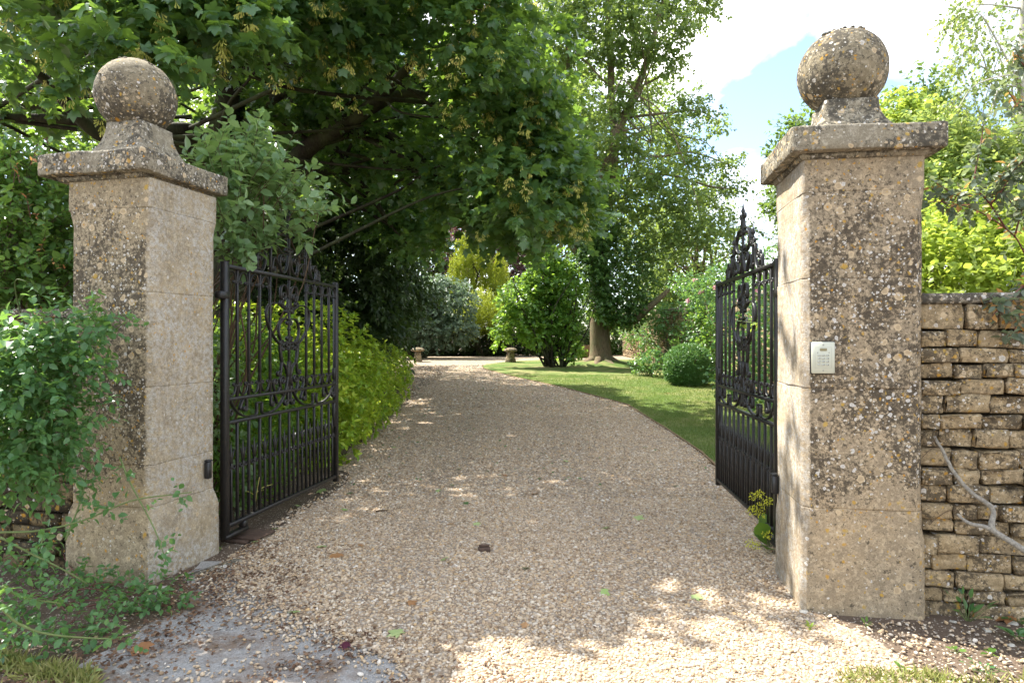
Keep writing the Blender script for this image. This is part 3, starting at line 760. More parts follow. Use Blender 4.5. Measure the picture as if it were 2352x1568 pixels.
# sensors on the inner faces of the pillars
def sensor(label, c, rz, sx, y, z):
    o = thing('gate_sensor', label, 'sensor', on(c, rz, sx * (SH / 2 + .006), y, z), rz)
    part('housing', *cbox(min(0, sx * .038), max(0, sx * .038), -.022, .022, -.065, .060, .006), M['black'], o)
    part('hood', *cbox(min(0, sx * .043), max(0, sx * .043), -.026, .026, .0605, .074, .006), M['black'], o)
    part('lens', *cbox(min(sx * .036, sx * .0405), max(sx * .036, sx * .0405), -.013, .013, -.045, .045, .001), M['iron'], o)
sensor('small black sensor low on the inner face of the pillar by the roses', cL, RL, 1, .20, .655)
sensor('small black sensor low on the inner face of the keypad pillar', cR, RR, -1, .26, .63)
# ---------------------------------------------------------------- wrought iron gates
def ribbon(path, w=.025, t=.0095, taper=False):
    P = np.asarray(path, float); d = np.gradient(P, axis=0); d = d / (np.linalg.norm(d, axis=1)[:, None] + 1e-9)
    nx, nz = -d[:, 1], d[:, 0]; m = len(P)
    tt = np.full(m, t / 2)
    V = np.zeros((m, 4, 3))
    for i, (sy, sn) in enumerate(((-1, -1), (1, -1), (1, 1), (-1, 1))):
        V[:, i, 0] = P[:, 0] + nx * tt * sn; V[:, i, 2] = P[:, 1] + nz * tt * sn; V[:, i, 1] = sy * w / 2
    q = [(r * 4 + i, r * 4 + (i + 1) % 4, r * 4 + 4 + (i + 1) % 4, r * 4 + 4 + i) for r in range(m - 1) for i in range(4)]
    return V.reshape(-1, 3), [np.array(q), np.array([(3, 2, 1, 0), (m * 4 - 4, m * 4 - 3, m * 4 - 2, m * 4 - 1)])]
def spiral(p, ang, r0, turns, sg):
    out, T, st = [], turns * 2 * math.pi, .42; th = 0; x, z = p
    while th < T:
        r = r0 * (1 - .80 * th / T); x += r * st * math.cos(ang); z += r * st * math.sin(ang); ang += sg * st; th += st; out.append((x, z))
    return out
def scroll(A, aA, B, aB, ra=None, rb=None, pull=.45, turns=1.35):
    """curve from A (leaving at angle aA) to B (arriving at aB) with curled ends; ra, rb = (radius, sense)"""
    A, B = np.array(A, float), np.array(B, float); L_ = np.linalg.norm(B - A) * pull * 1.6
    c1 = A + L_ * np.array([math.cos(rad(aA)), math.sin(rad(aA))]); c2 = B - L_ * np.array([math.cos(rad(aB)), math.sin(rad(aB))])
    t = np.linspace(0, 1, 14)[:, None]
    body = (1 - t) ** 3 * A + 3 * (1 - t) ** 2 * t * c1 + 3 * (1 - t) * t ** 2 * c2 + t ** 3 * B
    pre = spiral(A, rad(aA + 180), ra[0], turns, ra[1])[::-1] if ra else []
    post = spiral(B, rad(aB), rb[0], turns, rb[1]) if rb else []
    return np.concatenate([np.array(x).reshape(-1, 2) for x in (pre, body, post) if len(x)])
GL, ZB, ZT, Z1, Z2 = 1.95, .165, 2.185, 1.148, .966          # length, bottom, top, middle rails
def gate(label, hinge, free):
    ang = math.atan2(free[1] - hinge[1], free[0] - hinge[0])
    root = thing('iron_gate', label, 'gate', (hinge[0], hinge[1], 0), ang, 'wrought iron gates of the drive')
    mt = M['iron']
    P = lambda name, vf, sm=False: part(name, vf[0], vf[1], mt, root, sm)
    P('hinge_stile', cbox(-.026, .026, -.026, .026, .07, ZT + .035, .004))
    P('latch_stile', cbox(GL - .024, GL + .024, -.024, .024, .105, ZT + .045, .004))
    for z, h, y in ((ZT, .030, .021), (Z1, .024, .019), (Z2, .024, .019), (ZB, .030, .021)): P('rail', cbox(.0262, GL - .0242, -y, y, z - h / 2, z + h / 2, .003))
    n, sp = 12, GL / 12; b = .0105
    low = mesh('bar', *cbox(-b, b, -b, b, ZB + .0152, Z2 - .0122, .002), mt)
    upp = mesh('bar', *cbox(-b, b, -b, b, Z1 + .0122, ZT - .0152, .002), mt)
    for i in range(1, 12):
        o = obj('bar', low, root); o.location.x = i * sp
        if i not in (5, 7): o = obj('bar', upp, root); o.location.x = i * sp
    # short bars between, each with a spear and two curved leaves
    sv = [(x, y, z) for z, k in ((0, 1), (.06, 1.5), (.17, .12)) for x, y in ((-b * .8 * k, -b * .6 * k), (b * .8 * k, -b * .6 * k), (b * .8 * k, b * .6 * k), (-b * .8 * k, b * .6 * k))]
    spear = loft([np.array(sv[i * 4:i * 4 + 4]) + [0, 0, .64] for i in range(3)])
    lf = []
    for s in (-1, 1): lf.append(ribbon([(s * .010, .62), (s * .014, .67), (s * .026, .715), (s * .040, .745)], .012, .004))
    dog = mesh('dog_bar', *join(cbox(-b * .85, b * .85, -b * .85, b * .85, ZB + .0152, .6399, .002), spear, *lf, cbox(-.014, .014, -.014, .014, .600, .618, .003)), mt)
    ring = mesh('ring', *ribbon(np.concatenate([spiral((0, 0), rad(90), .0165, 1.0, 1), spiral((0, 0), rad(90), .017, 1.25, 1)])[6:] if False else np.array([(.0165 * math.cos(t), .0165 * math.sin(t)) for t in np.linspace(0, 6.283, 13)]), .014, .006), mt)
    for i in range(12):
        o = obj('dog_bar', dog, root); o.location.x = (i + .5) * sp
        for s in (-1, 1): o = obj('ring', ring, root); o.location = ((i + .5) * sp + s * .031, 0, .607)
    # little arches under the top rail and over the middle rail
    d = sp / 2 - .022
    arch = mesh('scroll', *ribbon(scroll((-d, -.085), 90, (d, -.085), -90, (.019, 1), (.019, -1), .55, 1.2), .018, .006), mt)
    cup = mesh('scroll', *ribbon(scroll((-d, .085), -90, (d, .085), 90, (.019, -1), (.019, 1), .55, 1.2), .018, .006), mt)
    for i in (0, 1, 2, 3, 8, 9, 10, 11):
        o = obj('scroll', arch, root); o.location = ((i + .5) * sp, 0, ZT - .019)
        o = obj('scroll', cup, root); o.location = ((i + .5) * sp, 0, Z1 + .016)
    cx = GL / 2
    # band of large scrolls between the middle rails
    Wd, h0, h1 = cx - .05, Z2 + .016, Z1 - .016; hh = h1 - h0
    for s in (-1, 1):
        X = lambda u: cx + s * (.02 + u * Wd)
        q = lambda pts: [(X(u), h0 + v * hh) for u, v in pts]
        A = lambda a: a if s > 0 else 180 - a
        S = lambda k: k * s
        mb = lambda p: P('scroll', ribbon(p, .027, .0105))
        mb(scroll(q([(.005, .5)])[0], A(90), q([(.36, .02)])[0], A(0), (.034, S(1)), None, .62))
        mb(scroll(q([(.36, .02)])[0], A(0), q([(.47, .66)])[0], A(95), None, None, .5))
        mb(scroll(q([(.21, .45)])[0], A(70), q([(.315, .55)])[0], A(-90), None, (.026, S(-1)), .8))
        P('step', box(*sorted((X(.47), X(.56))), -.012, .012, h0 + .66 * hh, h0 + .66 * hh + .009))
        mb(scroll(q([(.56, .66)])[0], A(-95), q([(.67, .02)])[0], A(0), None, None, .5))
        mb(scroll(q([(.67, .02)])[0], A(0), q([(.995, .5)])[0], A(-90), None, (.034, S(-1)), .62))
        mb(scroll(q([(.82, .45)])[0], A(110), q([(.715, .55)])[0], A(-90), None, (.026, S(1)), .8))
        # the lyre in the middle of the upper part
        for pa, aa, pb, ab, ra, rb, pl in (
            ((.012, 1.98), 90, (.150, 2.03), -90, None, (.048, -1), .60),
            ((.014, 2.00), -80, (.130, 1.915), 20, None, (.030, 1), .5),
            ((.055, 1.905), 20, (.060, 1.53), -160, (.026, 1), (.038, -1), .78),
            ((.022, 1.80), 20, (.026, 1.60), 160, (.026, 1), (.026, -1), .70),
            ((.014, 1.22), 80, (.165, 1.57), 85, None, (.034, 1), .5),
            ((.150, 1.52), -100, (.150, 1.32), -80, (.030, 1), (.030, 1), .6),
            ((.013, 1.42), -90, (.160, 1.225), 80, None, (.046, 1), .62),
            ((.17, 1.195), -70, (.27, 1.225), 80, None, (.032, 1), .6)):
            mb(scroll((cx + s * pa[0], pa[1]), A(aa), (cx + s * pb[0], pb[1]), A(ab), (ra[0], S(ra[1])) if ra else None, (rb[0], S(rb[1])) if rb else None, pl))
        # the crest
        for pa, aa, pb, ab, ra, rb, pl in (
            ((.013, 2.42), -90, (.165, 2.33), 90, None, (.046, 1), .72),
            ((.130, 2.235), 40, (.290, 2.255), -80, None, (.026, -1), .6),
            ((.020, 2.60), 10, (.040, 2.395), 175, (.026, 1), (.036, -1), .80),
            ((.235, 2.415), 95, (.022, 2.70), 100, None, (.030, -1), .55),
            ((.405, 2.410), -105, (.530, 2.30), 90, None, (.044, 1), .75),
            ((.335, 2.255), 100, (.345, 2.25), -60, None, None, .2),
            ((.470, 2.212), 10, (.590, 2.27), 95, None, (.032, 1), .6)):
            mb(scroll((cx + s * pa[0], pa[1]), A(aa), (cx + s * pb[0], pb[1]), A(ab), (ra[0], S(ra[1])) if ra else None, (rb[0], S(rb[1])) if rb else None, pl))
        P('step', box(*sorted((cx + s * .232, cx + s * .405)), -.012, .012, 2.4105, 2.4195))
        sx = cx + s * .316
        P('crest_bar', cbox(sx - .011, sx + .011, -.0105, .0105, ZT + .0152, 2.47, .002))
        for k in (-1, 1): P('scroll', ribbon(scroll((sx + k * .013, 2.40), 90, (sx + k * .03, 2.468), 90 - k * 80, None, (.020, -k), .5), .020, .006))
        P('finial', loft([np.array([(sx + math.cos(t) * r_, math.sin(t) * r_, z) for t in np.arange(8) * .785]) for z, r_ in ((2.4702, .010), (2.483, .016), (2.495, .010), (2.503, .009), (2.515, .018), (2.532, .019), (2.56, .006), (2.62, .001))]), True)
        for z in (1.90, 1.56, 1.34): P('collar', cbox(cx + s * .10 - .014, cx + s * .10 + .014, -.0135, .0135, z - .008, z + .008, .002)) if False else None
    P('crest_bar', cbox(cx - .011, cx + .011, -.0105, .0105, ZT + .0152, 2.70, .002))
    P('finial', loft([np.array([(cx + math.cos(t) * r_, math.sin(t) * r_, z) for t in np.arange(8) * .785]) for z, r_ in ((2.7002, .011), (2.715, .02), (2.73, .011), (2.745, .014), (2.765, .020), (2.79, .010), (2.85, .001))]), True)
    for z in (2.02, 1.885, 1.715, 1.575, 1.40, 1.056, 2.40, 2.58): P('collar', cbox(cx - .017, cx + .017, -.0145, .0145, z - .011, z + .011, .004))
    for i in (1, 2, 3, 4, 8, 9, 10, 11):
        for z in (ZT - .105, Z1 + .10): P('collar', cbox(i * sp - .026, i * sp + .026, -.0115, .0115, z - .006, z + .006, .002))
    # hinge strap, latch keepers, bottom pivot
    P('hinge_strap', cbox(-.085, .030, -.030, .030, 1.93, 1.985, .004))
    P('latch_box', cbox(GL - .060, GL - .0245, -.016, .016, 1.20, 1.32, .003)); P('latch_box', cbox(GL - .060, GL - .0245, -.016, .016, .70, .95, .003))
    P('pivot_arm', cbox(-.02, .28, -.030, .030, .070, .098, .004)); P('pivot_block', cbox(.225, .275, -.024, .024, .0985, .1495, .004))
    return root
gate('black scrolled iron gate by the rose-covered pillar, leaves hanging over its top', (-2.225, 5.06), (-1.885, 6.98))
gate('black scrolled iron gate seen edge-on beside the keypad pillar', (1.985, 4.87), (2.150, 6.81))

o = thing('pivot_plate', 'rusty flat iron plate on the ground under the hinge of the left gate', 'iron plate', gp(572, 1234, .022), rad(-18))
part('plate', *cbox(-.16, .16, -.12, .13, 0, .014, .003), M['rust'], o); part('under_plate', *cbox(-.13, .10, -.17, -.03, -.020, -.001, .003), M['rust'], o)
o = thing('gate_stop', 'small dark iron gate stop standing in the middle of the gravel', 'gate stop', gp(1112, 1268, .0), rad(6))
part('block', *cbox(-.045, .045, -.035, .035, -.02, .038, .006), M['rust'], o); part('lip', *cbox(-.040, .040, .002, .030, .0385, .054, .005), M['rust'], o)
o = setp(obj('dead_stick', mesh('dead_stick', *tube(spline([gp(863, 1179, .018), gp(877, 1178, .024), gp(890, 1177, .018)], 4), .008, 6), M['stem_brown'], True)), 'short flat dead stick on the gravel near the left gate', 'stick')

# ---------------------------------------------------------------- walls
def stone_variants(n, mat, seed, nm='stone'):
    out = []
    for k in range(n):
        r = np.random.default_rng(seed + k)
        u = [(-1, -1), (0, -1), (1, -1), (1, 0), (1, 1), (0, 1), (-1, 1), (-1, 0)]
        rings = []
        for y, s, j in ((1.0, .97, 0), (-.70, 1.0, .05), (-.95, .975, .07), (-1.0, .93, .09)):
            rings.append(np.array([(x * s + r.normal() * j * .5, y + r.normal() * j * .9, z * (s if s > .95 else s - .08) + r.normal() * j * 1.4) for x, z in u]))
        V = np.concatenate(rings + [[[r.normal() * .2, -1.03 + r.normal() * .07, r.normal() * .2]]]); m = len(rings); q = []
        i = np.arange(8); kk = (i + 1) % 8
        for a in range(m - 1): q.append(np.stack([a * 8 + i, a * 8 + kk, a * 8 + 8 + kk, a * 8 + 8 + i], 1))
        tri = np.stack([(m - 1) * 8 + i, (m - 1) * 8 + kk, i * 0 + m * 8], 1)
        out.append(mesh(nm, V, [np.concatenate(q), tri], mat))
    return out
def dry_wall(label, p0, p1, height, mat, hs, ws, seed, cope=(.065, .04, .9), depth=.10, back=.30, stuff_beyond=None, big_top=True):
    """a coursed stone wall from p0 to p1 whose face looks to the right of its direction"""
    dx, dy = p1[0] - p0[0], p1[1] - p0[1]; L_ = math.hypot(dx, dy); rz = math.atan2(dy, dx)
    z0 = float(g(p0[1])); sl = (float(g(p1[1])) - z0) / L_
    root = thing('stone_wall', label, 'wall', (p0[0], p0[1], z0), rz)
    r = np.random.default_rng(seed); vr = stone_variants(10, mat, seed)
    lift = lambda x: sl * x if abs(sl) > .001 else 0.0
    part('core', *box(0, L_, .07, back, -.3, height - cope[0] - .01 + min(0, sl * L_)), M['core'], root)
    z = -.03; top = height - cope[0]; rest = []
    while z < top - .02:
        h = r.uniform(*hs)
        if top - z - h < hs[0]: h = top - z
        x = -r.uniform(0, ws[0])
        while x < L_:
            w = r.uniform(*ws) * (1.35 if big_top and z + h > top - .01 else 1)
            x1 = min(x + w, L_)
            if x1 - max(x, 0) > .03:
                a = max(x, 0); jl = r.normal() * .010
                mt = Matrix.Translation(((a + x1) / 2, depth / 2 + r.normal() * .014, z + h / 2 + jl * .4 + lift((a + x1) / 2))) @ Matrix.Rotation(r.normal() * .022, 4, 'Y') @ Matrix.Rotation(r.normal() * .03, 4, 'Z') @ Matrix.Diagonal(((x1 - a) / 2 - .004, depth / 2 + .03, h / 2 * r.uniform(.9, 1.02) - .003, 1))
                if stuff_beyond is None or a < stuff_beyond:
                    o = obj('stone', vr[int(r.integers(10))], root); o.matrix_basis = mt
                else: rest.append((vr[int(r.integers(10))], mt))
            x = x1
        z += h
    if rest:
        Vs, Fs = [], []
        for me, mt in rest:
            Vv = np.array([mt @ v.co for v in me.vertices]); Vs.append((Vv, [np.array([p.vertices[:] for p in me.polygons if len(p.vertices) == k]) for k in (3, 4)]))
        V, fs = join(*Vs); part('stones_beyond', V, fs, mat, root, True, kind='stuff')
    x = 0.0
    while x < L_ - .01:
        w = min(r.uniform(cope[2] * .8, cope[2] * 1.2), L_ - x)
        if L_ - x - w < .15: w = L_ - x
        V, fs = cbox(x + .002, x + w - .002, -cope[1], back + cope[1], height - cope[0] + .002, height, .012)
        xs = V[:, 0]; V = V + np.stack([0 * xs, vnoise(V, 14, seed + 5) * .006, vnoise(V, 12, seed) * .005 + lift(x + w / 2)], 1)
        part('coping_stone', V, fs, M['coping'], root); x += w
    return root
def dirv(rz): return np.array([math.cos(rz), math.sin(rz)])
a0 = np.array(on(cR, RR, SH / 2 + .0, -SH / 2 + .10)[:2]); a1 = a0 + dirv(RR) * 1.9
dry_wall('golden dry stone wall joining the keypad pillar, dead branch leaning on it', a0, a1, 1.885, M['wall_stone'], (.075, .118), (.11, .30), 41)
b1 = np.array(on(cL, RL, -SH / 2 - .0, -SH / 2 + .12)[:2]); b0 = b1 - dirv(RL) * 2.6
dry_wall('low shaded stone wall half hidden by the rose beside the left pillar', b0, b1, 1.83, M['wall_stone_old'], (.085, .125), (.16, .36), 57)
# the garden wall beyond the lawn: a nearer pier-like end, then a long run behind the climbers
dry_wall('tall garden wall with climbers at the far side of the lawn', (5.62, 33.0), (6.28, 18.6), 2.25, M['wall_stone'], (.07, .15), (.22, .55), 71, (.10, .06, 1.1), .16, .45, stuff_beyond=1e9 if False else 6.0)
dry_wall('higher end of the garden wall behind the round box bush', (6.27, 18.55), (6.62, 11.0), 2.55, M['wall_stone'], (.10, .19), (.25, .55), 83, (.12, .07, .9), .16, .45, stuff_beyond=3.2)

o = thing('dead_branch', 'bleached forked dead branch leaning against the golden stone wall', 'branch', at(2352, 1262, 3.52))
def pl(pts): return np.array([at(x, y, d) for x, y, d in pts])
Bm = spline(pl([(2146, 1001, 3.80), (2165, 1035, 3.79), (2186, 1075, 3.77), (2222, 1122, 3.74), (2262, 1152, 3.71), (2281, 1172, 3.69), (2277, 1208, 3.67), (2292, 1224, 3.65), (2352, 1262, 3.57), (2450, 1330, 3.47)]), 10)
w_ = np.interp(np.linspace(0, 1, len(Bm)), [0, .1, .4, .62, .68, .75, 1], [.0075, .009, .012, .0145, .019, .0155, .017]) * (1 + .10 * vnoise(Bm, 60, 4) + .10 * vnoise(Bm, 170, 5))
Bm = Bm + np.stack([vnoise(Bm, 50, 6), 0 * w_, vnoise(Bm, 55, 7)], 1) * .004
part('stem', *tube(Bm, w_, 10), M['deadwood'], o, True, world=True)
part('fork', *tube(spline(pl([(2286, 1222, 3.66), (2262, 1209, 3.67), (2232, 1203, 3.69), (2212, 1192, 3.72), (2200, 1180, 3.74)]), 5), np.linspace(.014, .007, 21), 8), M['deadwood'], o, True, world=True)
for pts in ([(2160, 1028), (2140, 1030), (2118, 1050)], [(2205, 1178), (2180, 1172), (2150, 1190), (2135, 1205)], [(2150, 1005), (2138, 1020), (2128, 1018)], [(2272, 1205), (2292, 1185), (2300, 1150)]):
    part('twig', *tube(spline(pl([(x, y, 3.775) for x, y in pts]), 4), .0022, 4), M['stem_brown'], o, True, world=True)
# ---------------------------------------------------------------- staddle stones, far panel
def staddle(label, px, py, dep, k, seed):
    b = at(px, py, dep); b[2] = float(g(dep)); r = np.random.default_rng(seed)
    o = thing('staddle_stone', label, 'staddle stone', b, r.uniform(0, 1), 'staddle stones beside the drive')
    ring = lambda a, z, n=12: np.array([(math.cos(t) * a, math.sin(t) * a, z) for t in np.arange(n) * 2 * math.pi / n])
    V, f = loft(worn([square_ring(w, z, .05, 4) for w, z in ((.24 * k, -.1), (.20 * k, .1 * k), (.155 * k, .34 * k), (.14 * k, .53 * k))], .02, 6, seed)); part('pedestal', V, f, M['pillar'], o, True)
    V, f = loft(worn([ring(a * k, z * k) for a, z in ((.15, .50), (.30, .525), (.345, .56), (.335, .60), (.27, .655), (.15, .69), (.03, .70))], .018, 6, seed + 4)); part('mushroom_cap', V, f, M['pillar'], o, True)
staddle('mushroom shaped staddle stone at the bend, beyond the golden shrub', 960, 829, 27.5, .86, 3)
staddle('mushroom shaped staddle stone on the lawn tip before the many-stemmed shrub', 1173, 828, 27.2, .86, 9)
b = at(1334, 824, 31.0); b[2] = float(g(31))
o = thing('timber_panel', 'low brown timber panel between the big shrub and the tree trunk', 'timber panel', b, rad(4))
for i in range(6): part('plank', *cbox(-.50 + i * .17, -.335 + i * .17, -.02 + .004 * (i % 2), .02, -.05, .60 + .01 * (i % 3), .005), M['wood'], o)
part('post', *cbox(-.60, -.505, -.05, .05, -.1, .72, .01), M['wood'], o); part('post', *cbox(.522, .615, -.05, .05, -.1, .72, .01), M['wood'], o)
part('batten', *box(-.505, .522, .021, .05, .42, .50), M['wood'], o)

# ---------------------------------------------------------------- trees
def shadow_at(p):
    """where the sun throws the shadow of p on flat ground"""
    k = p[:, 2] / math.tan(SUN_EL)
    return p[:, 0] - SUN_H[0] * k, p[:, 1] - SUN_H[1] * k
def pads_to_limbs(origin, pads, r0, r1, seed, sag=.12):
    r = np.random.default_rng(seed); out = []
    for p in pads:
        a = np.array(origin[int(r.integers(len(origin)))]); m = (a + p) / 2 + r.normal(size=3) * .06 * np.linalg.norm(p - a); m[2] += sag * np.linalg.norm(p - a)
        m2 = (m + p) / 2 + r.normal(size=3) * .04 * np.linalg.norm(p - a); m2[2] += sag * .4 * np.linalg.norm(p - a)
        out.append(([a, m, m2, p], [r0, r0 * .7, (r0 + r1) * .35, r1]))
    return out

# big sycamore on the left: trunk behind the left pillar, canopy reaching over the drive
r = np.random.default_rng(11)
base = at(508, 784, 13.0); base[2] = float(g(13))
syc = thing('sycamore_tree', 'huge sycamore with dark spreading limbs arching over the left pillar and drive', 'tree', base)
Zr = lambda n, a, b_: r.uniform(a, b_, n)
def zone(n, px, py, zz, rr):
    X, Y, D = Zr(n, *px), Zr(n, *py), Zr(n, *zz)
    return np.stack([(X - CX) / F * D, D, EYE + (CY - Y) / F * D], 1), np.full(n, rr)
def poly_zone(n, pts, zz, rr):
    """pads whose centres lie along a band given by points with a half width"""
    i = r.integers(0, len(pts) - 1, n); t = r.uniform(0, 1, n); P = np.array(pts, float)
    q = P[i] + (P[i + 1] - P[i]) * t[:, None]; X = q[:, 0] + r.normal(size=n) * q[:, 2] * .5; Y = q[:, 1] + r.normal(size=n) * q[:, 2] * .5; D = Zr(n, *zz)
    return np.stack([(X - CX) / F * D, D, EYE + (CY - Y) / F * D], 1), np.full(n, rr)
zones = [zone(50, (-120, 330), (-140, 190), (5.6, 7.4), .42), zone(26, (300, 560), (-140, 120), (6.2, 8.0), .45),
         zone(60, (520, 1180), (-160, 150), (7.5, 9.8), .52),
         poly_zone(64, [(1080, 60, 110), (1130, 180, 110), (1150, 300, 120), (1200, 420, 110), (1300, 500, 70)], (8.6, 12.5), .55),
         poly_zone(26, [(1240, 90, 30), (1205, 180, 36), (1235, 330, 36), (1290, 450, 36), (1325, 525, 34)], (9, 12.5), .42),
         poly_zone(40, [(1000, 430, 90), (1120, 480, 70), (1260, 520, 50)], (11, 14), .55),
         zone(66, (420, 1050), (180, 420), (11.5, 16), .62), zone(12, (-100, 420), (170, 300), (9, 14), .5),
         poly_zone(54, [(640, 480, 70), (760, 430, 80), (900, 460, 80), (960, 560, 60)], (15, 18), .7),
         zone(80, (-200, 1000), (60, 520), (17, 20), .9)]
n = 150; over = np.stack([Zr(n, -12, 1.0), Zr(n, 6.5, 18), Zr(n, 6.5, 12)], 1)  # upper canopy out of view, added to throw shade below
over = over[(over[:, 0] + 5) ** 2 / 60 + (over[:, 1] - 12) ** 2 / 40 + (over[:, 2] - 5) ** 2 / 50 < 1.1]
pc = np.concatenate([z[0] for z in zones] + [over]); pr = np.concatenate([z[1] for z in zones] + [np.full(len(over), .95)])
gx, gy = Zr(90, -2.0, 2.4), Zr(90, 3.9, 15); gz = Zr(90, 5.6, 9.5); k_ = gz / math.tan(SUN_EL)
shp = np.stack([gx + SUN_H[0] * k_, gy + SUN_H[1] * k_, gz], 1); pc = np.concatenate([pc, shp]); pr = np.concatenate([pr, np.full(90, .8)])  # extra pads added along the sun rays to shade the drive
sx, sy = shadow_at(pc)
# where the photograph shows sun on the ground or on the pillar nothing hangs in the way
lit = ((sx + pr * .55 > -.75) & (sx < 4.4) & (sy - pr * .55 < 3.55) & (sy > .6)) | ((sx + pr * .5 > -2.3) & (sx - pr * .5 < -1.35) & (sy > 1.5) & (sy - pr * .5 < 3.2))
def ray_at(p, h, x0, y0):                                   # where the sun ray through p crosses height h
    k = (p[:, 2] - h) / math.tan(SUN_EL); return p[:, 0] - SUN_H[0] * k, p[:, 1] - SUN_H[1] * k
for h in (.8, 1.6, 2.3):
    ax, ay = ray_at(pc, h, 0, 0); lit |= (np.hypot(ax - 1.75, ay - 4.15) < .42) & (r.uniform(size=len(ax)) < .8)
cx_, cy_ = ray_at(pc, 1.7, 0, 0); lit |= (cx_ > -3.9) & (cx_ < -1.6) & (cy_ > 7.4) & (cy_ < 17) & (r.uniform(size=len(cx_)) < .85)
lx_, ly_ = ray_at(pc, .5, 0, 0); lit |= (lx_ > .3) & (ly_ > 15) & (r.uniform(size=len(lx_)) < .5)
bx_, by_ = ray_at(pc, 2.2, 0, 0); lit |= (bx_ + pr * .4 > -5.0) & (bx_ - pr * .4 < -3.1) & (by_ + pr * .4 > 4.4) & (by_ - pr * .4 < 5.6)
bx_, by_ = ray_at(pc, 1.3, 0, 0); lit |= (bx_ > -4.3) & (bx_ < -2.6) & (by_ > 3.2) & (by_ < 4.4) & (r.uniform(size=len(bx_)) < .9)
pc, pr = pc[~lit], pr[~lit]
# fill the canopy where the drive in the photograph lies in full shade
fill = []
for gx in np.arange(-1.9, 2.5, .42):
    for gy in np.arange(3.95, 17.6, .42):
        if gy < 4.15 and gx > -.6: continue
        dv = pc - np.array([gx, gy, 0]); sd = np.array(to_sun); tt = dv @ sd; dist = np.linalg.norm(dv - tt[:, None] * sd, axis=1)
        if (dist < pr * .62).sum() < 2:
            zf = r.uniform(6.0, 9.0); kf = zf / math.tan(SUN_EL); fill.append([gx + SUN_H[0] * kf, gy + SUN_H[1] * kf, zf])
fill = np.array(fill); fpx = CX + fill[:, 0] / fill[:, 1] * F; fpy = CY - (fill[:, 2] - EYE) / fill[:, 1] * F; fill = fill[~((fpx > 1170) & (fpy > -90))]; fx_, fy_ = ray_at(fill, 1.5, 0, 0); fill = fill[~((fx_ > -4.0) & (fx_ < -2.2) & (fy_ > 7.4) & (fy_ < 17) & (r.uniform(size=len(fx_)) < .85))]; pc = np.concatenate([pc, fill]); pr = np.concatenate([pr, np.full(len(fill), .55)])
near = pc[:, 1] < 10.5
def syc_leaves(c, rr_, tw, k, size, seed):
    o, u = in_pads(c, rr_, tw, seed, .6, .55)
    d = u * np.array([1, 1, .35]) + np.random.default_rng(seed + 1).normal(size=u.shape) * .35 + np.array([.25, -.25, .05])
    return twigs(o, d, .34, k, size, .42, .85, .9, seed + 2, jit=.30)
A_ = syc_leaves(pc[near], pr[near], 19, 8, .112, 100); B_ = syc_leaves(pc[~near], pr[~near], 19, 7, .140, 200)
Ls = [np.concatenate([a, b]) for a, b in zip(A_, B_)]
crown(syc, Ls, MA, M['sycamore'], singles=300)
kn = pc[near][r.integers(0, near.sum(), 620)] + r.normal(size=(620, 3)) * .25 - [0, 0, .12]
ko, ku = in_pads(kn, np.full(len(kn), .060), 14, 5, .5, 1.9)
kd = ku * .5 + np.array([0, 0, -.8])
crown(syc, (ko, kd, np.random.default_rng(4).normal(size=ko.shape), np.full(len(ko), .068)), KEY, M['sycamore_seed'], 'seed_clusters')
fork = [base + [0, 0, 2.2], base + [.1, -.1, 2.9], base + [-.1, .1, 3.6], base + [.15, 0, 4.4]]
main = [([base + [0, 0, -.4], base + [.02, 0, .5], base + [.0, 0, 1.6], base + [.05, 0, 3.0], base + [.2, .1, 5.0], base + [.1, .3, 7.5], base + [-.3, .5, 10]], [.75, .52, .44, .42, .34, .24, .12])]
w3 = lambda *p: np.array([at(*q) for q in p])
main += [(w3((500, 420, 13), (470, 350, 12.5), (425, 300, 11.5), (250, 320, 10.8), (120, 200, 9.8), (60, 130, 9)), [.22, .19, .15, .11, .085, .05]),
         (w3((505, 430, 13), (420, 330, 12.3), (300, 300, 11.8), (150, 275, 11.2), (-40, 268, 11)), [.16, .12, .10, .085, .05]),
         (w3((500, 400, 13), (340, 300, 12.6), (170, 262, 12), (60, 245, 12), (-60, 250, 12)), [.14, .10, .075, .06, .03]),
         (w3((520, 440, 13), (640, 400, 12.6), (720, 330, 12.2), (830, 262, 11.6), (900, 195, 10.8), (960, 130, 10)), [.24, .20, .16, .13, .09, .05]),
         (w3((520, 380, 13), (600, 250, 12.8), (640, 215, 12.4), (760, 170, 12), (900, 150, 11)), [.2, .16, .13, .10, .05]),
         (w3((830, 262, 11.6), (930, 215, 11.2), (1030, 240, 11), (1130, 270, 10.8), (1230, 330, 10.6)), [.11, .08, .065, .05, .025]),
         (w3((720, 330, 12.2), (860, 300, 12.4), (940, 340, 12.2), (1010, 400, 12)), [.10, .07, .05, .03]),
         (w3((520, 460, 13), (650, 410, 13.5), (780, 385, 14), (900, 375, 14.5), (1010, 330, 15)), [.16, .12, .09, .07, .03]),
         (w3((480, 500, 13), (600, 470, 14), (760, 395, 14.5), (840, 430, 14.6), (900, 520, 14.8), (935, 560, 15)), [.12, .09, .06, .045, .03, .015]),
         (w3((490, 360, 13), (520, 240, 12.6), (545, 120, 12), (600, 20, 11), (660, -80, 10)), [.26, .22, .18, .14, .08])]
lim = pads_to_limbs(fork + [q_ for m_ in main[1:] for q_ in m_[0][2:5]], pc[r.permutation(len(pc))[:70]], .040, .010, 21, .05)
V, fs = limb_set(main + lim, 8)
part('trunk', V, fs, M['bark_dark'], syc, True, world=True)

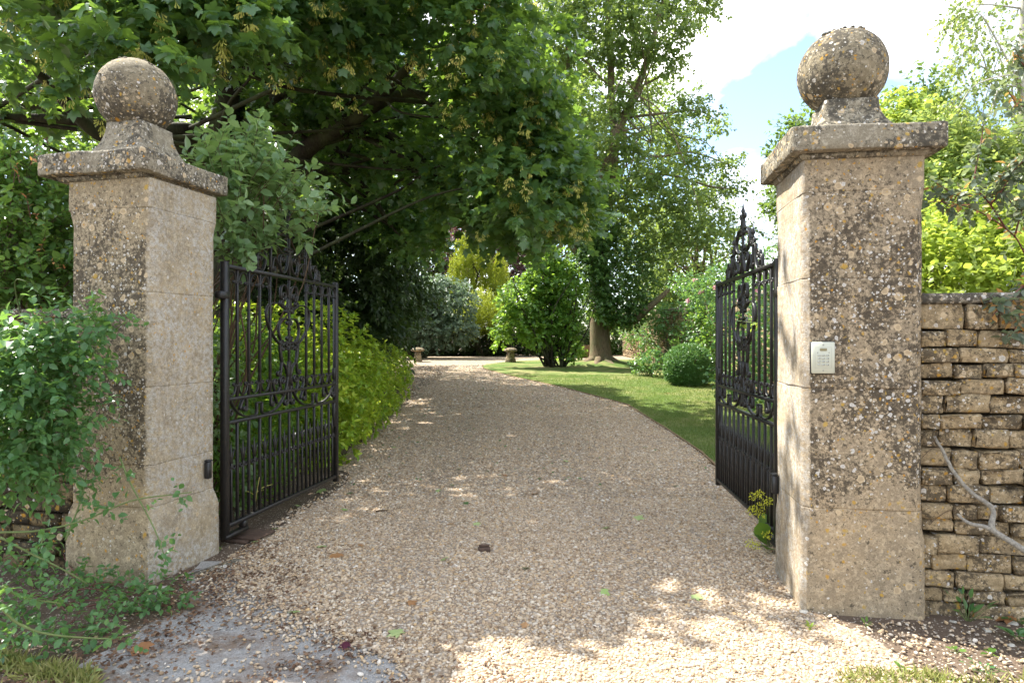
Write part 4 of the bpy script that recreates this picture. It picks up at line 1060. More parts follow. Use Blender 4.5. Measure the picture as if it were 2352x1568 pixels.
# ---------------------------------------------------------------- shrubs
def bush(name, label, cat, ell, mat, tpl, leaf, n, k=6, tlen=.25, droop=.2, spread=.8, up=.75, seed=0, stem=None, base=None, singles=0, whorl=False, shell=.35, out=.8, upd=.25, twig=False, group=None, jit=.35, arch=None, stem_r=.012, keep=None):
    """leaves through a set of ellipsoids (centre, radii); stems from the base up into them"""
    q = np.random.default_rng(seed); C = np.array([e[0] for e in ell], float); RR_ = np.array([e[1] for e in ell], float)
    b = np.array(base, float) if base is not None else np.array([C[:, 0].mean(), C[:, 1].mean(), float(g(C[:, 1].mean()))])
    root = thing(name, label, cat, b, group=group)
    vol = RR_.prod(1) ** .67; cnt = np.maximum(1, (n * vol / vol.sum()).astype(int)); O, U = [], []
    for i in range(len(C)):
        o, u = in_pads(C[i:i + 1], RR_[i:i + 1], int(cnt[i]), seed + i * 3 + 1, shell); O.append(o); U.append(u)
    o, u = np.concatenate(O), np.concatenate(U)
    ok = o[:, 2] > g(o[:, 1]) + .02
    if keep is not None: ok &= keep(o)
    o, u = o[ok], u[ok]
    d = u * out + q.normal(size=u.shape) * .35 + np.array([0, 0, upd])
    Lv = twigs(o, d, tlen * q.uniform(.6, 1.2, len(o)), k, leaf, droop, spread, up, seed + 99, whorl, jit)
    crown(root, Lv, tpl, mat, 'foliage', singles)
    if stem:
        tgt = C[q.integers(0, len(C), 24)] + q.normal(size=(24, 3)) * .5 * RR_[q.integers(0, len(C), 24)]
        V, fs = limb_set(pads_to_limbs([b + [q.normal() * .12, q.normal() * .12, -.05] for _ in range(8)], tgt, stem_r, stem_r * .3, seed + 5, .05), 5)
        part('stems', V, fs, M[stem], root, True, world=True, kind='stuff')
        if twig:
            V, fs = stems_mesh(o, Lv[4], stem_r * .22); part('twigs', V, fs, M[stem], root, world=True, kind='stuff')
    return root
E = lambda px, py, d, rx_, ry_, rz_: (at(px, py, d), (rx_, ry_, rz_))
def tree(name, label, cat, px, dep, top_py, rx_, rz_, mat, tpl=DI, leaf=.2, npads=60, tw=10, k=6, bark='bark', trunk_r=.25, group=None, seed=0, cz=None, droop=.3, padr=.22, ry=None, spike=0.0, low=0.0):
    q = np.random.default_rng(seed); b = at(px, CY, dep); b[2] = float(g(dep)); top = EYE + (CY - top_py) / F * dep
    root = thing(name, label, cat, b, group=group)
    cz = cz if cz is not None else top - rz_; c = np.array([b[0], b[1], cz])
    u = unit(q.normal(size=(npads, 3))); s = q.uniform(.25, 1, (npads, 1)) ** .5
    R3 = np.array([rx_, ry or rx_, rz_]); pads = c + u * s * R3 * (1 - padr * .6); pads[:, 2] = np.maximum(pads[:, 2], b[2] + low + .3)
    o, uu = in_pads(pads, np.full(npads, padr * (rx_ + rz_) / 2) * q.uniform(.7, 1.3, npads), tw, seed + 1, .55, .8)
    d = uu * .7 + unit(o - c) * .5 + q.normal(size=uu.shape) * .25 + np.array([0, 0, spike])
    Lv = twigs(o, d, leaf * 2.2, k, leaf, droop, .8, .75, seed + 2)
    crown(root, Lv, tpl, mat)
    org = [b + [0, 0, (cz - b[2]) * t] for t in (.45, .65, .85)]
    ml = [([b - [0, 0, .3], b + [0.02, 0, (cz - b[2]) * .3], b + [-.03, 0.03, (cz - b[2]) * .7], c + [0, 0, rz_ * .3]], [trunk_r * 1.35, trunk_r, trunk_r * .85, trunk_r * .25])]
    V, fs = limb_set(ml + pads_to_limbs(org, pads[q.permutation(npads)[:min(npads, 26)]], trunk_r * .32, .02, seed + 3), 7)
    part('trunk', V, fs, M[bark], root, True, world=True)
    return root
BG = 'trees closing the view behind the garden'
tree('background_tree', 'tall sunlit tree in the distance behind the far left limbs of the sycamore', 'tree', 40, 23, 60, 5.2, 5.5, M['far_light'], leaf=.24, npads=90, tw=12, seed=301, group=BG)
tree('background_tree', 'broad green tree in the distance behind the ball of the left pillar', 'tree', 330, 27, 90, 5.5, 6.0, M['far'], leaf=.26, npads=90, tw=12, seed=302, group=BG)
tree('background_tree', 'bright leafy tree in the distance behind the sycamore trunk', 'tree', 640, 25, 60, 4.2, 5.6, M['far_light'], leaf=.24, npads=90, tw=12, seed=303, group=BG)
tree('background_tree', 'large green tree glimpsed under the sycamore limbs, left of the copper beech', 'tree', 780, 44, 280, 6.0, 7.0, M['far'], leaf=.34, npads=100, tw=12, seed=304, group=BG)
tree('background_tree', 'tall green tree rising behind the golden conifer and the ivy clad tree', 'tree', 1235, 52, 130, 8.0, 11, M['far'], leaf=.40, npads=110, tw=12, seed=305, group=BG)
tree('background_tree', 'pale rounded tree in the distance to the right of the ivy clad tree', 'tree', 1530, 46, 455, 3.6, 5.5, M['far_light'], leaf=.26, npads=70, tw=12, seed=306, group=BG)
tree('background_tree', 'bushy green tree behind the garden wall beside the crest of the right gate', 'tree', 1600, 30, 410, 3.3, 4.0, M['poplar'], leaf=.20, npads=110, tw=16, seed=307, group=BG)
tree('background_tree', 'small tree showing between the right gate and the keypad pillar', 'tree', 1802, 33, 505, 1.25, 2.6, M['far'], leaf=.2, npads=40, tw=10, seed=308, group=BG)
tree('background_tree', 'dark round topped tree peeping out on both sides of the right stone ball', 'tree', 1905, 30, 205, 2.7, 4.2, M['far'], leaf=.24, npads=130, tw=20, seed=309, group=BG)
tree('background_tree', 'tall dark green tree behind the right edge of the keypad pillar', 'tree', 2110, 27, 135, 1.9, 4.5, M['far'], leaf=.24, npads=90, tw=20, seed=311, group=BG)
tree('background_tree', 'far dark green tree between the copper beech and the ivy clad tree', 'tree', 1390, 58, 60, 8.5, 11.5, M['far'], leaf=.42, npads=120, tw=14, seed=315, group=BG)
tree('background_tree', 'far green tree showing high between the sycamore and the ivy clad tree', 'tree', 1010, 66, 150, 8.0, 10.5, M['far'], leaf=.42, npads=110, tw=13, seed=316, group=BG)
tree('background_tree', 'dark tree behind the silver shrub and the golden conifer', 'tree', 950, 48, 470, 4.5, 5.0, M['far'], leaf=.34, npads=90, tw=16, seed=317, group=BG)
bush('laurel_hedge', 'dark green hedge behind the glossy bush and the low left wall', 'hedge', [E(-150, 640, 9, 1.2, .6, 1.1), E(20, 660, 9, .9, .6, 1.0), E(170, 680, 9.2, .8, .6, 1.0), E(300, 690, 9.4, .8, .6, .9)], M['ivy'], OVW, .11, 1500, 7, .3, .2, seed=166, stem='bark_dark', stem_r=.03, base=(-6.3, 9.2, float(g(9.2))))
tree('willow_tree', 'yellow green drooping tree just right of the right stone ball', 'tree', 2080, 17, 190, 1.3, 2.9, M['lime'], tpl=OVW, leaf=.13, npads=95, tw=20, k=7, droop=.9, seed=310, trunk_r=.1)
tree('copper_beech', 'dark purple copper beech behind the golden conifer', 'tree', 1150, 45, 400, 5.2, 6.2, M['beech'], leaf=.28, npads=110, tw=14, seed=312, bark='bark_dark')
yw = tree('yew_tree', 'very dark drooping yew in the shade below the sycamore limbs', 'tree', 760, 19, 395, 3.1, 3.0, M['yew'], tpl=OVN, leaf=.20, npads=170, tw=22, k=8, droop=.55, seed=313, bark='bark_dark', trunk_r=.3, cz=3.3, ry=2.4)
tree('yew_tree', 'dark yew spreading behind the left gate and golden shrub', 'tree', 560, 15, 470, 2.3, 2.4, M['yew'], tpl=OVN, leaf=.18, npads=110, tw=18, k=8, droop=.5, seed=314, bark='bark_dark', trunk_r=.2, cz=2.6)

# golden conifer: many upright plumes
q = np.random.default_rng(5); b = at(1085, CY, 36); b[2] = float(g(36))
gc = thing('golden_conifer', 'upright golden yellow conifer with pointed plumes beyond the bend', 'tree', b)
org, dd = [], []
tops = [(1040, 600), (1053, 560), (1066, 545), (1078, 538), (1090, 545), (1103, 560), (1117, 585), (1130, 600), (1146, 590), (1158, 600), (1030, 640), (1060, 590), (1098, 590), (1120, 640), (1150, 640), (1075, 600), (1045, 660), (1100, 650), (1135, 680), (1160, 660), (1062, 640), (1085, 680), (1118, 700), (1148, 705)]
for px, py in tops:
    t = at(px, py, 36 + q.normal() * .9); hgt = q.uniform(1.6, 2.6)
    s = q.uniform(0, 1, 260) ** .8; rr_ = .03 + .27 * s
    a = q.uniform(0, 6.28, 260); org.append(t - np.stack([0 * s, 0 * s, s * hgt], 1) + np.stack([np.cos(a) * rr_, np.sin(a) * rr_, 0 * s], 1)); dd.append(np.stack([np.cos(a) * .45, np.sin(a) * .45, np.ones(260)], 1))
org, dd = np.concatenate(org), np.concatenate(dd)
crown(gc, twigs(org, dd, .26, 5, .13, -.1, .5, .4, 6), LO, M['golden_yew'])
part('trunk', *limb_set([([b, b + [0, 0, 2.5], b + [0, 0, 5.5]], [.3, .2, .05])] + pads_to_limbs([b + [0, 0, 1.]], np.array([at(x, y + 60, 36) for x, y in tops[:12]]), .08, .02, 3)), M['bark_dark'], gc, True, world=True)

# ivy clad tree on the lawn
q = np.random.default_rng(9); D = 26.0; b = at(1380, CY, D); b[2] = float(g(D))
it = thing('ivy_clad_tree', 'tall open tree on the lawn with ivy round its thick forking trunk', 'tree', b)
cl = [(1250, 60, 70), (1330, 30, 80), (1430, 30, 80), (1520, 25, 70), (1595, 20, 48), (1640, 8, 26), (1300, 150, 70), (1400, 120, 60), (1490, 115, 60), (1545, 130, 38), (1330, 260, 60), (1270, 230, 50), (1430, 240, 55), (1495, 205, 45), (1520, 290, 42), (1360, 340, 70), (1455, 345, 50), (1545, 335, 45), (1610, 262, 32), (1650, 292, 26), (1595, 375, 42), (1670, 385, 30), (1510, 420, 60), (1630, 440, 42), (1690, 435, 26), (1420, 450, 70), (1320, 440, 70), (1570, 470, 50), (1470, 520, 60), (1250, 380, 60), (1240, 300, 50), (1550, 550, 55), (1620, 530, 40), (1560, 250, 22), (1575, 60, 30), (1230, -60, 90), (1340, -80, 90), (1460, -90, 90), (1560, -70, 60), (1280, -150, 100), (1420, -170, 100)]
P = np.array([at(x, y, D + q.normal() * 1.4) for x, y, _ in cl]); Rr = np.array([c_[2] for c_ in cl]) / F * D
Rr3 = Rr[:, None] * np.array([1, 1.25, .8])
cc = np.maximum(30, (270 * (np.array([c_[2] for c_ in cl]) / 62.) ** 2).astype(int))
o, u = (np.concatenate(z_) for z_ in zip(*[in_pads(P[i:i + 1], Rr3[i:i + 1] * 1.22, int(cc[i]), 31 + i, .75) for i in range(len(P))]))
crown(it, twigs(o, u * .6 + q.normal(size=u.shape) * .4 + [0, 0, .25], .32, 6, .145, .3, .85, .7, 33), OVW, M['poplar'])
iv = [(1372, 540, 45), (1378, 600, 42), (1382, 655, 36), (1378, 700, 30), (1360, 580, 40), (1395, 730, 22), (1380, 520, 50), (1400, 580, 55), (1345, 560, 36), (1440, 620, 55), (1395, 650, 45), (1440, 680, 45), (1335, 600, 34), (1470, 660, 40), (1390, 700, 36), (1480, 600, 40), (1430, 560, 50), (1365, 620, 40), (1350, 520, 40), (1460, 715, 30), (1425, 725, 26)]
P2 = np.array([at(x, y, D - .55 + q.normal() * .35) for x, y, _ in iv]); R2 = np.array([c_[2] for c_ in iv]) / F * D
o, u = in_pads(P2, R2, 150, 41, .5)
crown(it, twigs(o, u * .8 + q.normal(size=u.shape) * .3, .22, 6, .115, .35, .8, .6, 43), OVW, M['ivy'], 'ivy')
W = lambda *p: np.array([at(x, y, D + z) for x, y, z in p])
lim = [(W((1381, 850, 0), (1380, 826, 0), (1379, 800, 0), (1377, 740, 0), (1378, 660, 0), (1372, 570, 0), (1368, 480, 0), (1395, 380, .2), (1420, 300, .3), (1465, 200, .4), (1500, 90, .3), (1530, -30, .2)), [.62, .50, .42, .38, .36, .30, .26, .22, .19, .15, .10, .05]),
       (W((1375, 600, 0), (1330, 580, -.3), (1305, 545, -.4), (1275, 480, -.4), (1268, 380, -.2)), [.25, .20, .17, .12, .06]),
       (W((1372, 520, 0), (1405, 430, .3), (1412, 330, .5), (1405, 230, .6), (1402, 120, .5), (1396, 20, .4), (1390, -100, 0)), [.2, .18, .16, .15, .13, .10, .06]),
       (W((1392, 750, 0), (1420, 735, -.2), (1455, 735, -.5), (1480, 715, -.8), (1520, 680, -1.2), (1560, 640, -1.4)), [.24, .22, .19, .15, .10, .05]),
       (W((1268, 480, -.3), (1290, 330, 0), (1305, 200, .2), (1300, 60, .3)), [.12, .11, .09, .05])]
pts = [(1430, 300), (1500, 330), (1470, 220), (1410, 330), (1400, 200), (1520, 130)]
org = [at(x, y, D) for x, y in pts]
lim += [(W((1425, 330, .3), (1500, 360, .2), (1590, 350, .1), (1690, 385, 0)), [.07, .055, .04, .015]), (W((1440, 270, .3), (1530, 260, .2), (1600, 255, 0), (1655, 280, 0)), [.06, .05, .03, .012]),
        (W((1470, 200, .3), (1530, 170, .2), (1570, 155, .1), (1592, 150, 0)), [.05, .035, .02, .008]), (W((1400, 420, .3), (1520, 400, .2), (1640, 430, .1), (1715, 432, 0)), [.08, .06, .035, .012])]
lim += pads_to_limbs(org, P[:34:2], .035, .010, 8, .10)
V, fs = limb_set(lim, 8); part('trunk', V, fs, M['bark'], it, True, world=True)
rts = [([b + [0, 0, .35], b + [math.cos(t) * .62, math.sin(t) * .62, .06], b + [math.cos(t) * 1.15, math.sin(t) * 1.15, -.06]], [.24, .17, .08]) for t in (-2.6, -1.9, -1.2, -.5, .3, 3.3)]
V, fs = limb_set(rts, 7); part('root_flare', V, fs, M['bark'], it, True, world=True)
b_ = b + [0, -.1, 0]; ang = np.linspace(0, 6.283, 25)[:-1]
mound = np.concatenate([[np.append(b_[:2] + np.array([math.cos(t), math.sin(t) * .8]) * rr_, g(b_[1] + math.sin(t) * .8 * rr_) + .016 + hh) for t in ang] for rr_, hh in ((2.0, -.04), (1.5, .03), (1.0, .10), (.55, .17))])
V, fs = loft([mound[i * 24:(i + 1) * 24] for i in range(4)]); setp(obj('root_mound', mesh('root_mound', V, fs[:1] + fs[2:], M['lawn'], True)), kind='structure')

# many-stemmed shrub on the lawn
q = np.random.default_rng(3); D = 24.5; b = at(1278, 832, D); b[2] = float(g(D))
ms = [E(1200, 690, D, .9, .9, .75), E(1265, 640, D, .85, .9, .8), E(1250, 592, D, .6, .7, .5), E(1300, 665, D, .6, .8, .8), E(1180, 740, D - .2, .55, .6, .5), E(1290, 735, D, .65, .8, .7), E(1230, 760, D - .3, .7, .6, .5), E(1255, 710, D + .3, .95, .9, .8), E(1290, 800, D + .2, .5, .4, .25), E(1150, 780, D - .1, .25, .3, .35), E(1318, 795, D, .25, .3, .35)]
sh = bush('stemmed_shrub', 'large bright green shrub fanning out from many dark stems on the lawn', 'shrub', ms, M['shrub'], OVW, .14, 1900, 7, .32, .35, seed=51, base=b)
tg = [at(x, y, D + q.normal() * .4) for x, y in ((1150, 690), (1180, 650), (1210, 620), (1240, 590), (1270, 580), (1300, 600), (1330, 620), (1360, 660), (1370, 700), (1200, 720), (1225, 690), (1255, 660), (1285, 640), (1310, 660), (1345, 700), (1160, 740))]
V, fs = limb_set(pads_to_limbs([b + [x, y, -.05] for x, y in q.uniform(-.42, .42, (14, 2)) * [1, .5]], tg * 2, .042, .010, 12, .06), 6)
part('stems', V, fs, M['bark_dark'], sh, True, world=True)

bush('silver_shrub', 'drooping silver green shrub beyond the bend left of the golden conifer', 'shrub', [E(930, 700, 31, 1.6, 1.3, 1.0), E(1010, 690, 31, 1.7, 1.3, 1.1), E(1050, 755, 30.6, .8, 1, .5), E(900, 740, 30.6, 1.2, 1, .7), E(980, 760, 30.4, 1.4, .9, .55), E(1010, 670, 31.4, .9, 1, .6), E(870, 690, 31, 1.0, 1, .8)], M['silver'], OV, .17, 2500, 7, .40, .75, seed=61, stem='bark_dark', base=(at(960, 784, 31.6)[0], 31.6, float(g(31.6))), stem_r=.07)
bush('yew_hedge', 'dark clipped hedge behind the two staddle stones', 'hedge', [E(880, 800, 34, 2.2, .9, 1.3), E(1000, 795, 34, 2.2, .9, 1.2), E(1100, 790, 34, 2.0, .9, 1.35), E(1190, 790, 34, 2.0, .9, 1.3), E(1290, 785, 35, 2.4, .9, 1.2), E(780, 790, 33, 2.4, 1, 1.7)], M['yew'], OVN, .15, 8500, 8, .26, .2, seed=63, stem='bark_dark', stem_r=.05)
bush('conifer_bush', 'olive green conifer bush under the golden conifer', 'shrub', [E(1110, 720, 33, .95, .8, 1.2), E(1080, 740, 33, .8, .8, 1.0), E(1145, 745, 33, .6, .7, 1.0)], M['golden_yew'], LO, .12, 1500, 7, .25, -.1, seed=64, stem='bark_dark', upd=.8)
bush('dark_shrub', 'dark shrub closing the gap between the ivy clad trunk and the garden wall', 'shrub', [E(1370, 770, 37, 1.6, 1, 1.5), E(1450, 780, 36, 1.3, 1, 1.2), E(1500, 760, 35, .9, 1, 1.4), E(1345, 730, 39, 1.7, 1, 2.0)], M['far'], OVW, .16, 1500, 7, .3, .2, seed=164, stem='bark_dark', stem_r=.04)
# round box bush and iris
bb = at(1582, 838, 18.0)
bush('box_ball', 'round clipped box bush at the edge of the lawn by the garden wall', 'shrub', [((bb[0], 18.0, bb[2]), (.66, .66, .57)), ((bb[0], 18, bb[2] - .2), (.66, .62, .42))], M['box'], OVW, .034, 9000, 5, .05, .0, seed=65, base=(bb[0], 18.0, float(g(18))), shell=.10, stem='bark', stem_r=.02)
def blade_plant(name, label, base, n, h, seed, wdt=.035, lean=.6):
    q = np.random.default_rng(seed); root = thing(name, label, 'plant', base); base = np.array(base)
    me = None
    for i in range(n):
        a = q.uniform(0, 6.28); l = h * q.uniform(.6, 1.1); le = lean * q.uniform(.3, 1.2); d = np.array([math.cos(a), math.sin(a), 0])
        pts = spline([np.zeros(3), d * l * .18 * le + [0, 0, l * .5], d * l * .5 * le + [0, 0, l * (.85 - .1 * le)], d * l * 1.0 * le + [0, 0, l * (.9 - .45 * le)]], 4)
        s = np.cross(d, [0, 0, 1.0]); w_ = wdt * np.interp(np.linspace(0, 1, len(pts)), [0, .3, 1], [.6, 1, .05])[:, None]
        V = np.concatenate([pts - s * w_ / 2, pts + s * w_ / 2]) + np.append(q.normal(size=2) * .05, 0); m = len(pts); i_ = np.arange(m - 1)
        part('leaf', V, [np.stack([i_, i_ + 1, i_ + 1 + m, i_ + m], 1)], M['shrub'], root)
p = gp(1612, 884); blade_plant('iris_plant', 'arching sword leaved plant in front of the round box bush', p, 26, .95, 66, .05, .8)
p = gp(1648, 872); blade_plant('iris_plant', 'upright sword leaved plant right of the box bush, seen past the gate', p, 18, 1.0, 67, .045, .4)

# golden shrub along the left of the drive
hl = [(778, 1082), (842, 1022), (893, 960), (915, 900), (900, 855)]
gs = []
for i, (x, y) in enumerate(hl):
    p = gp(x, y); w_ = (.95, 1.1, 1.15, 1.2, 1.2)[i]; h = (1.42, 1.26, 1.20, 1.20, 1.12)[i] / 2
    for j in range(2): gs.append(((p[0] - w_ * .78 - j * 1.0, p[1] + .45 + j * .6, p[2] + h * (.92 + .22 * j)), (w_, w_ * 1.05, h * (1.04 + .30 * j))))
gs += [((-2.9, 9.4, 1.05), (1.0, 1.0, 1.02)), ((-3.6, 8.6, .95), (1.0, 1.0, 1.05))]
bush('golden_shrub', 'golden yellow evergreen shrub spilling over the drive behind the left gate', 'shrub', gs, M['choisya'], OVN, .092, 11500, 7, .13, .05, 1.0, .75, seed=71, shell=.13, whorl=True, stem='stem', singles=300, out=1.0, upd=.45, keep=lambda o: o[:, 1] > 7.25)
bush('green_shrub', 'leafy green shrub filling the space behind the bars of the left gate', 'shrub', [((-3.25, 7.2, .75), (.85, .8, .85)), ((-2.85, 6.6, .5), (.55, .6, .6)), ((-3.6, 6.4, .7), (.6, .7, .8)), ((-3.1, 6.0, .35), (.5, .5, .45)), ((-3.3, 7.6, 1.35), (.7, .7, .5))], M['shrub'], OVN, .085, 2300, 7, .2, .2, seed=72, stem='stem_brown', shell=.25)
bush('green_shrub', 'sprawling green plant with arching shoots by the hinge of the left gate', 'shrub', [((-2.85, 5.7, 1.25), (.35, .4, .45)), ((-2.75, 5.9, .55), (.3, .35, .45))], M['olive'], OV, .075, 260, 6, .25, .35, seed=73, stem='stem_brown', base=(-2.9, 5.8, 0), singles=120)

# grey-green bush that hangs over the left gate
ob = [E(560, 400, 5.75, .22, .35, .20), E(590, 470, 5.75, .34, .4, .20), E(540, 480, 5.5, .18, .4, .30), E(640, 505, 5.9, .24, .25, .12), E(560, 560, 5.55, .16, .25, .20), E(590, 600, 5.6, .10, .15, .10), E(695, 500, 6.1, .12, .15, .07), E(525, 420, 5.6, .18, .35, .26), E(590, 350, 5.9, .10, .15, .12), E(625, 400, 5.9, .10, .15, .12), E(535, 620, 5.45, .06, .15, .12)]
bush('overhanging_bush', 'grey green bush leaning out over the top of the left gate', 'shrub', ob, M['olive'], OV, .110, 165, 13, .46, .22, .8, .7, seed=81, stem='stem_brown', base=(-3.25, 6.4, 0), singles=300, shell=.8, upd=.75, twig=True, stem_r=.014)
# bush behind the left wall
lb = [E(20, 470, 5.1, .35, .35, .30), E(90, 450, 5.2, .26, .3, .25), E(50, 560, 5.0, .42, .35, .30), E(120, 560, 5.15, .22, .3, .34), E(30, 650, 4.9, .42, .35, .22), E(110, 650, 5.0, .24, .3, .20), E(20, 400, 5.2, .28, .3, .14), E(-60, 520, 5.1, .35, .4, .5), E(90, 395, 5.2, .14, .2, .10), E(-120, 640, 5, .5, .4, .4)]
bush('glossy_bush', 'glossy leaved bush rising behind the low left wall', 'shrub', lb, M['glossy'], OV, .075, 980, 8, .22, .15, .8, .85, seed=82, stem='stem_brown', base=(-4.3, 5.3, 0), singles=300, shell=.45, twig=True)
q = np.random.default_rng(4)
o = thing('young_shoots', 'orange young shoots sticking out of the glossy bush behind the left wall', 'shoots', at(80, 640, 4.8))
oo = np.array([at(x, y, 4.78) for x, y in ((70, 500), (90, 520), (105, 545), (82, 760), (110, 360), (70, 380), (150, 620), (45, 420))]); dd = q.normal(size=oo.shape) * .5 + [.2, -.1, .5]
Lv = twigs(oo, dd, .16, 6, .045, .0, .7, .6, 5); crown(o, Lv, OVN, M['rose_red'], 'foliage'); part('stems', *stems_mesh(oo, Lv[4], .003), M['stem_red'], o, world=True, kind='stuff')

# rambling rose in front of the left wall, over the foot of the pillar
rb = [E(40, 800, 3.75, .26, .22, .17), E(120, 770, 3.85, .24, .2, .12), E(200, 745, 3.95, .14, .14, .10), E(215, 722, 4.0, .05, .08, .04), E(60, 900, 3.7, .28, .2, .20), E(130, 880, 3.8, .16, .2, .18), E(30, 1010, 3.65, .24, .2, .22), E(110, 1000, 3.7, .20, .18, .20), E(165, 975, 3.8, .10, .15, .14), E(50, 1075, 3.65, .16, .2, .10), E(-60, 900, 3.7, .3, .3, .5), E(150, 830, 3.85, .16, .16, .12), E(70, 1010, 3.95, .28, .12, .36)]
bush('rambling_rose', 'dense rambling rose hanging over the left wall onto the pillar', 'rose', rb, M['rose'], OV, .058, 620, 9, .20, .35, .85, .85, seed=83, stem='stem', base=(-3.1, 4.45, 1.78), singles=300, shell=.5, twig=True, stem_r=.005, upd=.05)
# long green canes trailing in front of the pillar foot
cn = thing('rose_canes', 'long trailing green rose canes in front of the foot of the left pillar', 'rose canes', gp(20, 1400))
cps = [[(0, 1222, 3.45), (90, 1218, 3.5), (190, 1195, 3.6), (300, 1150, 3.68), (390, 1136, 3.75), (440, 1130, 3.8)], [(0, 1233, 3.3), (60, 1265, 3.35), (150, 1310, 3.4), (200, 1340, 3.45)], [(5, 1345, 3.0), (50, 1370, 3.05), (140, 1385, 3.1)],
       [(0, 1392, 2.9), (40, 1430, 2.95), (110, 1455, 3.0), (220, 1465, 3.1), (275, 1462, 3.12), (320, 1448, 3.2)], [(150, 1240, 3.65), (185, 1150, 3.8), (205, 1060, 3.9)], [(275, 1050, 3.9), (300, 1110, 3.8), (355, 1215, 3.7), (385, 1300, 3.6)], [(180, 690, 4.05), (240, 760, 4.0), (290, 740, 3.98)], [(100, 1215, 3.5), (95, 1250, 3.45)]]
for cp in cps: part('cane', *tube(spline(pl(cp), 5), np.linspace(.0062, .003, 5 * (len(cp) - 1) + 1), 6), M['stem'], cn, True, world=True)
oo, dd = [], []
for cp in cps:
    s = spline(pl(cp), 6); i = q.integers(1, len(s), 10); oo.append(s[i]); dd.append(q.normal(size=(len(i), 3)) * .6 + [0, -.2, .15])
oo, dd = np.concatenate(oo), np.concatenate(dd); Lv = twigs(oo, dd, .10, 5, .046, .25, .85, .85, 8); crown(cn, Lv, OV, M['rose'], 'foliage', 200)
# low rose suckers covering the ground there
lp = [(30, 1240), (90, 1290), (40, 1330), (150, 1330), (90, 1380), (200, 1350), (260, 1330), (310, 1290), (250, 1400), (310, 1370), (355, 1345), (180, 1420), (140, 1250), (40, 1440), (130, 1470), (230, 1450), (340, 1390), (390, 1360), (-20, 1300), (-20, 1400), (215, 1300), (60, 1490)]
gl = []
for x, y in lp: p = gp(x, y + 25); gl.append(((p[0], p[1], .045), (.12, .12, .06)))
bush('rose_suckers', 'low patch of rose suckers creeping over the ground before the left wall', 'ground plant', gl, M['rose'], OV, .046, 300, 7, .13, .25, .9, .9, seed=84, stem='stem_red', base=gp(150, 1370), singles=300, shell=.7, stem_r=.004, upd=.3)

# right side: plants above the wall
yb = [E(2160, 600, 5.0, .22, .3, .16), E(2240, 610, 5.0, .28, .3, .18), E(2330, 600, 5.0, .3, .3, .2), E(2180, 530, 5.4, .25, .3, .2), E(2280, 520, 5.3, .3, .3, .2), E(2380, 530, 5.2, .3, .3, .25), E(2440, 600, 5, .3, .3, .25), E(2130, 570, 5.2, .12, .2, .2), E(2220, 650, 4.7, .34, .15, .09), E(2340, 650, 4.7, .3, .15, .09)]
bush('lime_shrub', 'sunlit lime green shrub growing just behind the golden wall', 'shrub', yb, M['lime'], OVW, .055, 1500, 7, .2, .12, .8, .8, seed=91, stem='stem', base=(4.2, 5.2, 0), singles=300, shell=.5)
bush('leafy_thicket', 'pale green thicket behind the wall between keypad pillar and birch', 'shrub', [E(2150, 400, 8.0, .35, .5, .5), E(2230, 400, 8.2, .45, .5, .6), E(2320, 420, 8.2, .5, .5, .6), E(2160, 480, 7.6, .3, .4, .35), E(2400, 440, 8, .5, .5, .7), E(2260, 480, 7.8, .5, .4, .4), E(2120, 330, 8.4, .3, .4, .3)], M['birch'], OVW, .070, 2400, 7, .28, .3, seed=92, stem='bark', base=(5.7, 8.2, 0), shell=.5)
# birch
q = np.random.default_rng(17); D = 9.0; b = np.array([7.05, D, float(g(D))])
br = thing('birch_tree', 'light airy birch with a pale stem at the right edge', 'tree', b)
bl = [(2330, 40, 50), (2260, 40, 40), (2220, 20, 30), (2300, 110, 46), (2240, 100, 28), (2350, 160, 45), (2290, 190, 34), (2235, 210, 26), (2330, 240, 45), (2250, 270, 40), (2200, 250, 30), (2300, 310, 45), (2230, 320, 40), (2350, 330, 50), (2400, 100, 70), (2420, 250, 70), (2300, -40, 60), (2400, -60, 80), (2190, 40, 16), (2210, 150, 18), (2160, 300, 20)]
P = np.array([at(x, y, D + q.normal() * .45) for x, y, _ in bl]); Rr = np.array([c_[2] for c_ in bl]) / F * D
o, u = in_pads(P, Rr, 26, 18, .6); dd = u * .4 + q.normal(size=u.shape) * .3 + [-.3, -.1, -.3]
Lv = twigs(o, dd, .30, 9, .050, .8, .8, .5, 19); crown(br, Lv, OVW, M['birch'])
V, fs = stems_mesh(o, Lv[4], .0022); part('twigs', V, fs, M['stem_brown'], br, world=True, kind='stuff')
V, fs = limb_set([([b - [0, 0, .2], at(2348, 700, D), at(2347, 400, D), at(2346, 200, D), at(2350, 20, D), at(2356, -150, D)], [.085, .08, .065, .05, .04, .03])] + pads_to_limbs([at(2347, y, D) for y in (500, 400, 300, 200, 100, 20)], P, .014, .004, 20, .12), 7)
part('trunk', V, fs, M['bark_birch'], br, True, world=True)
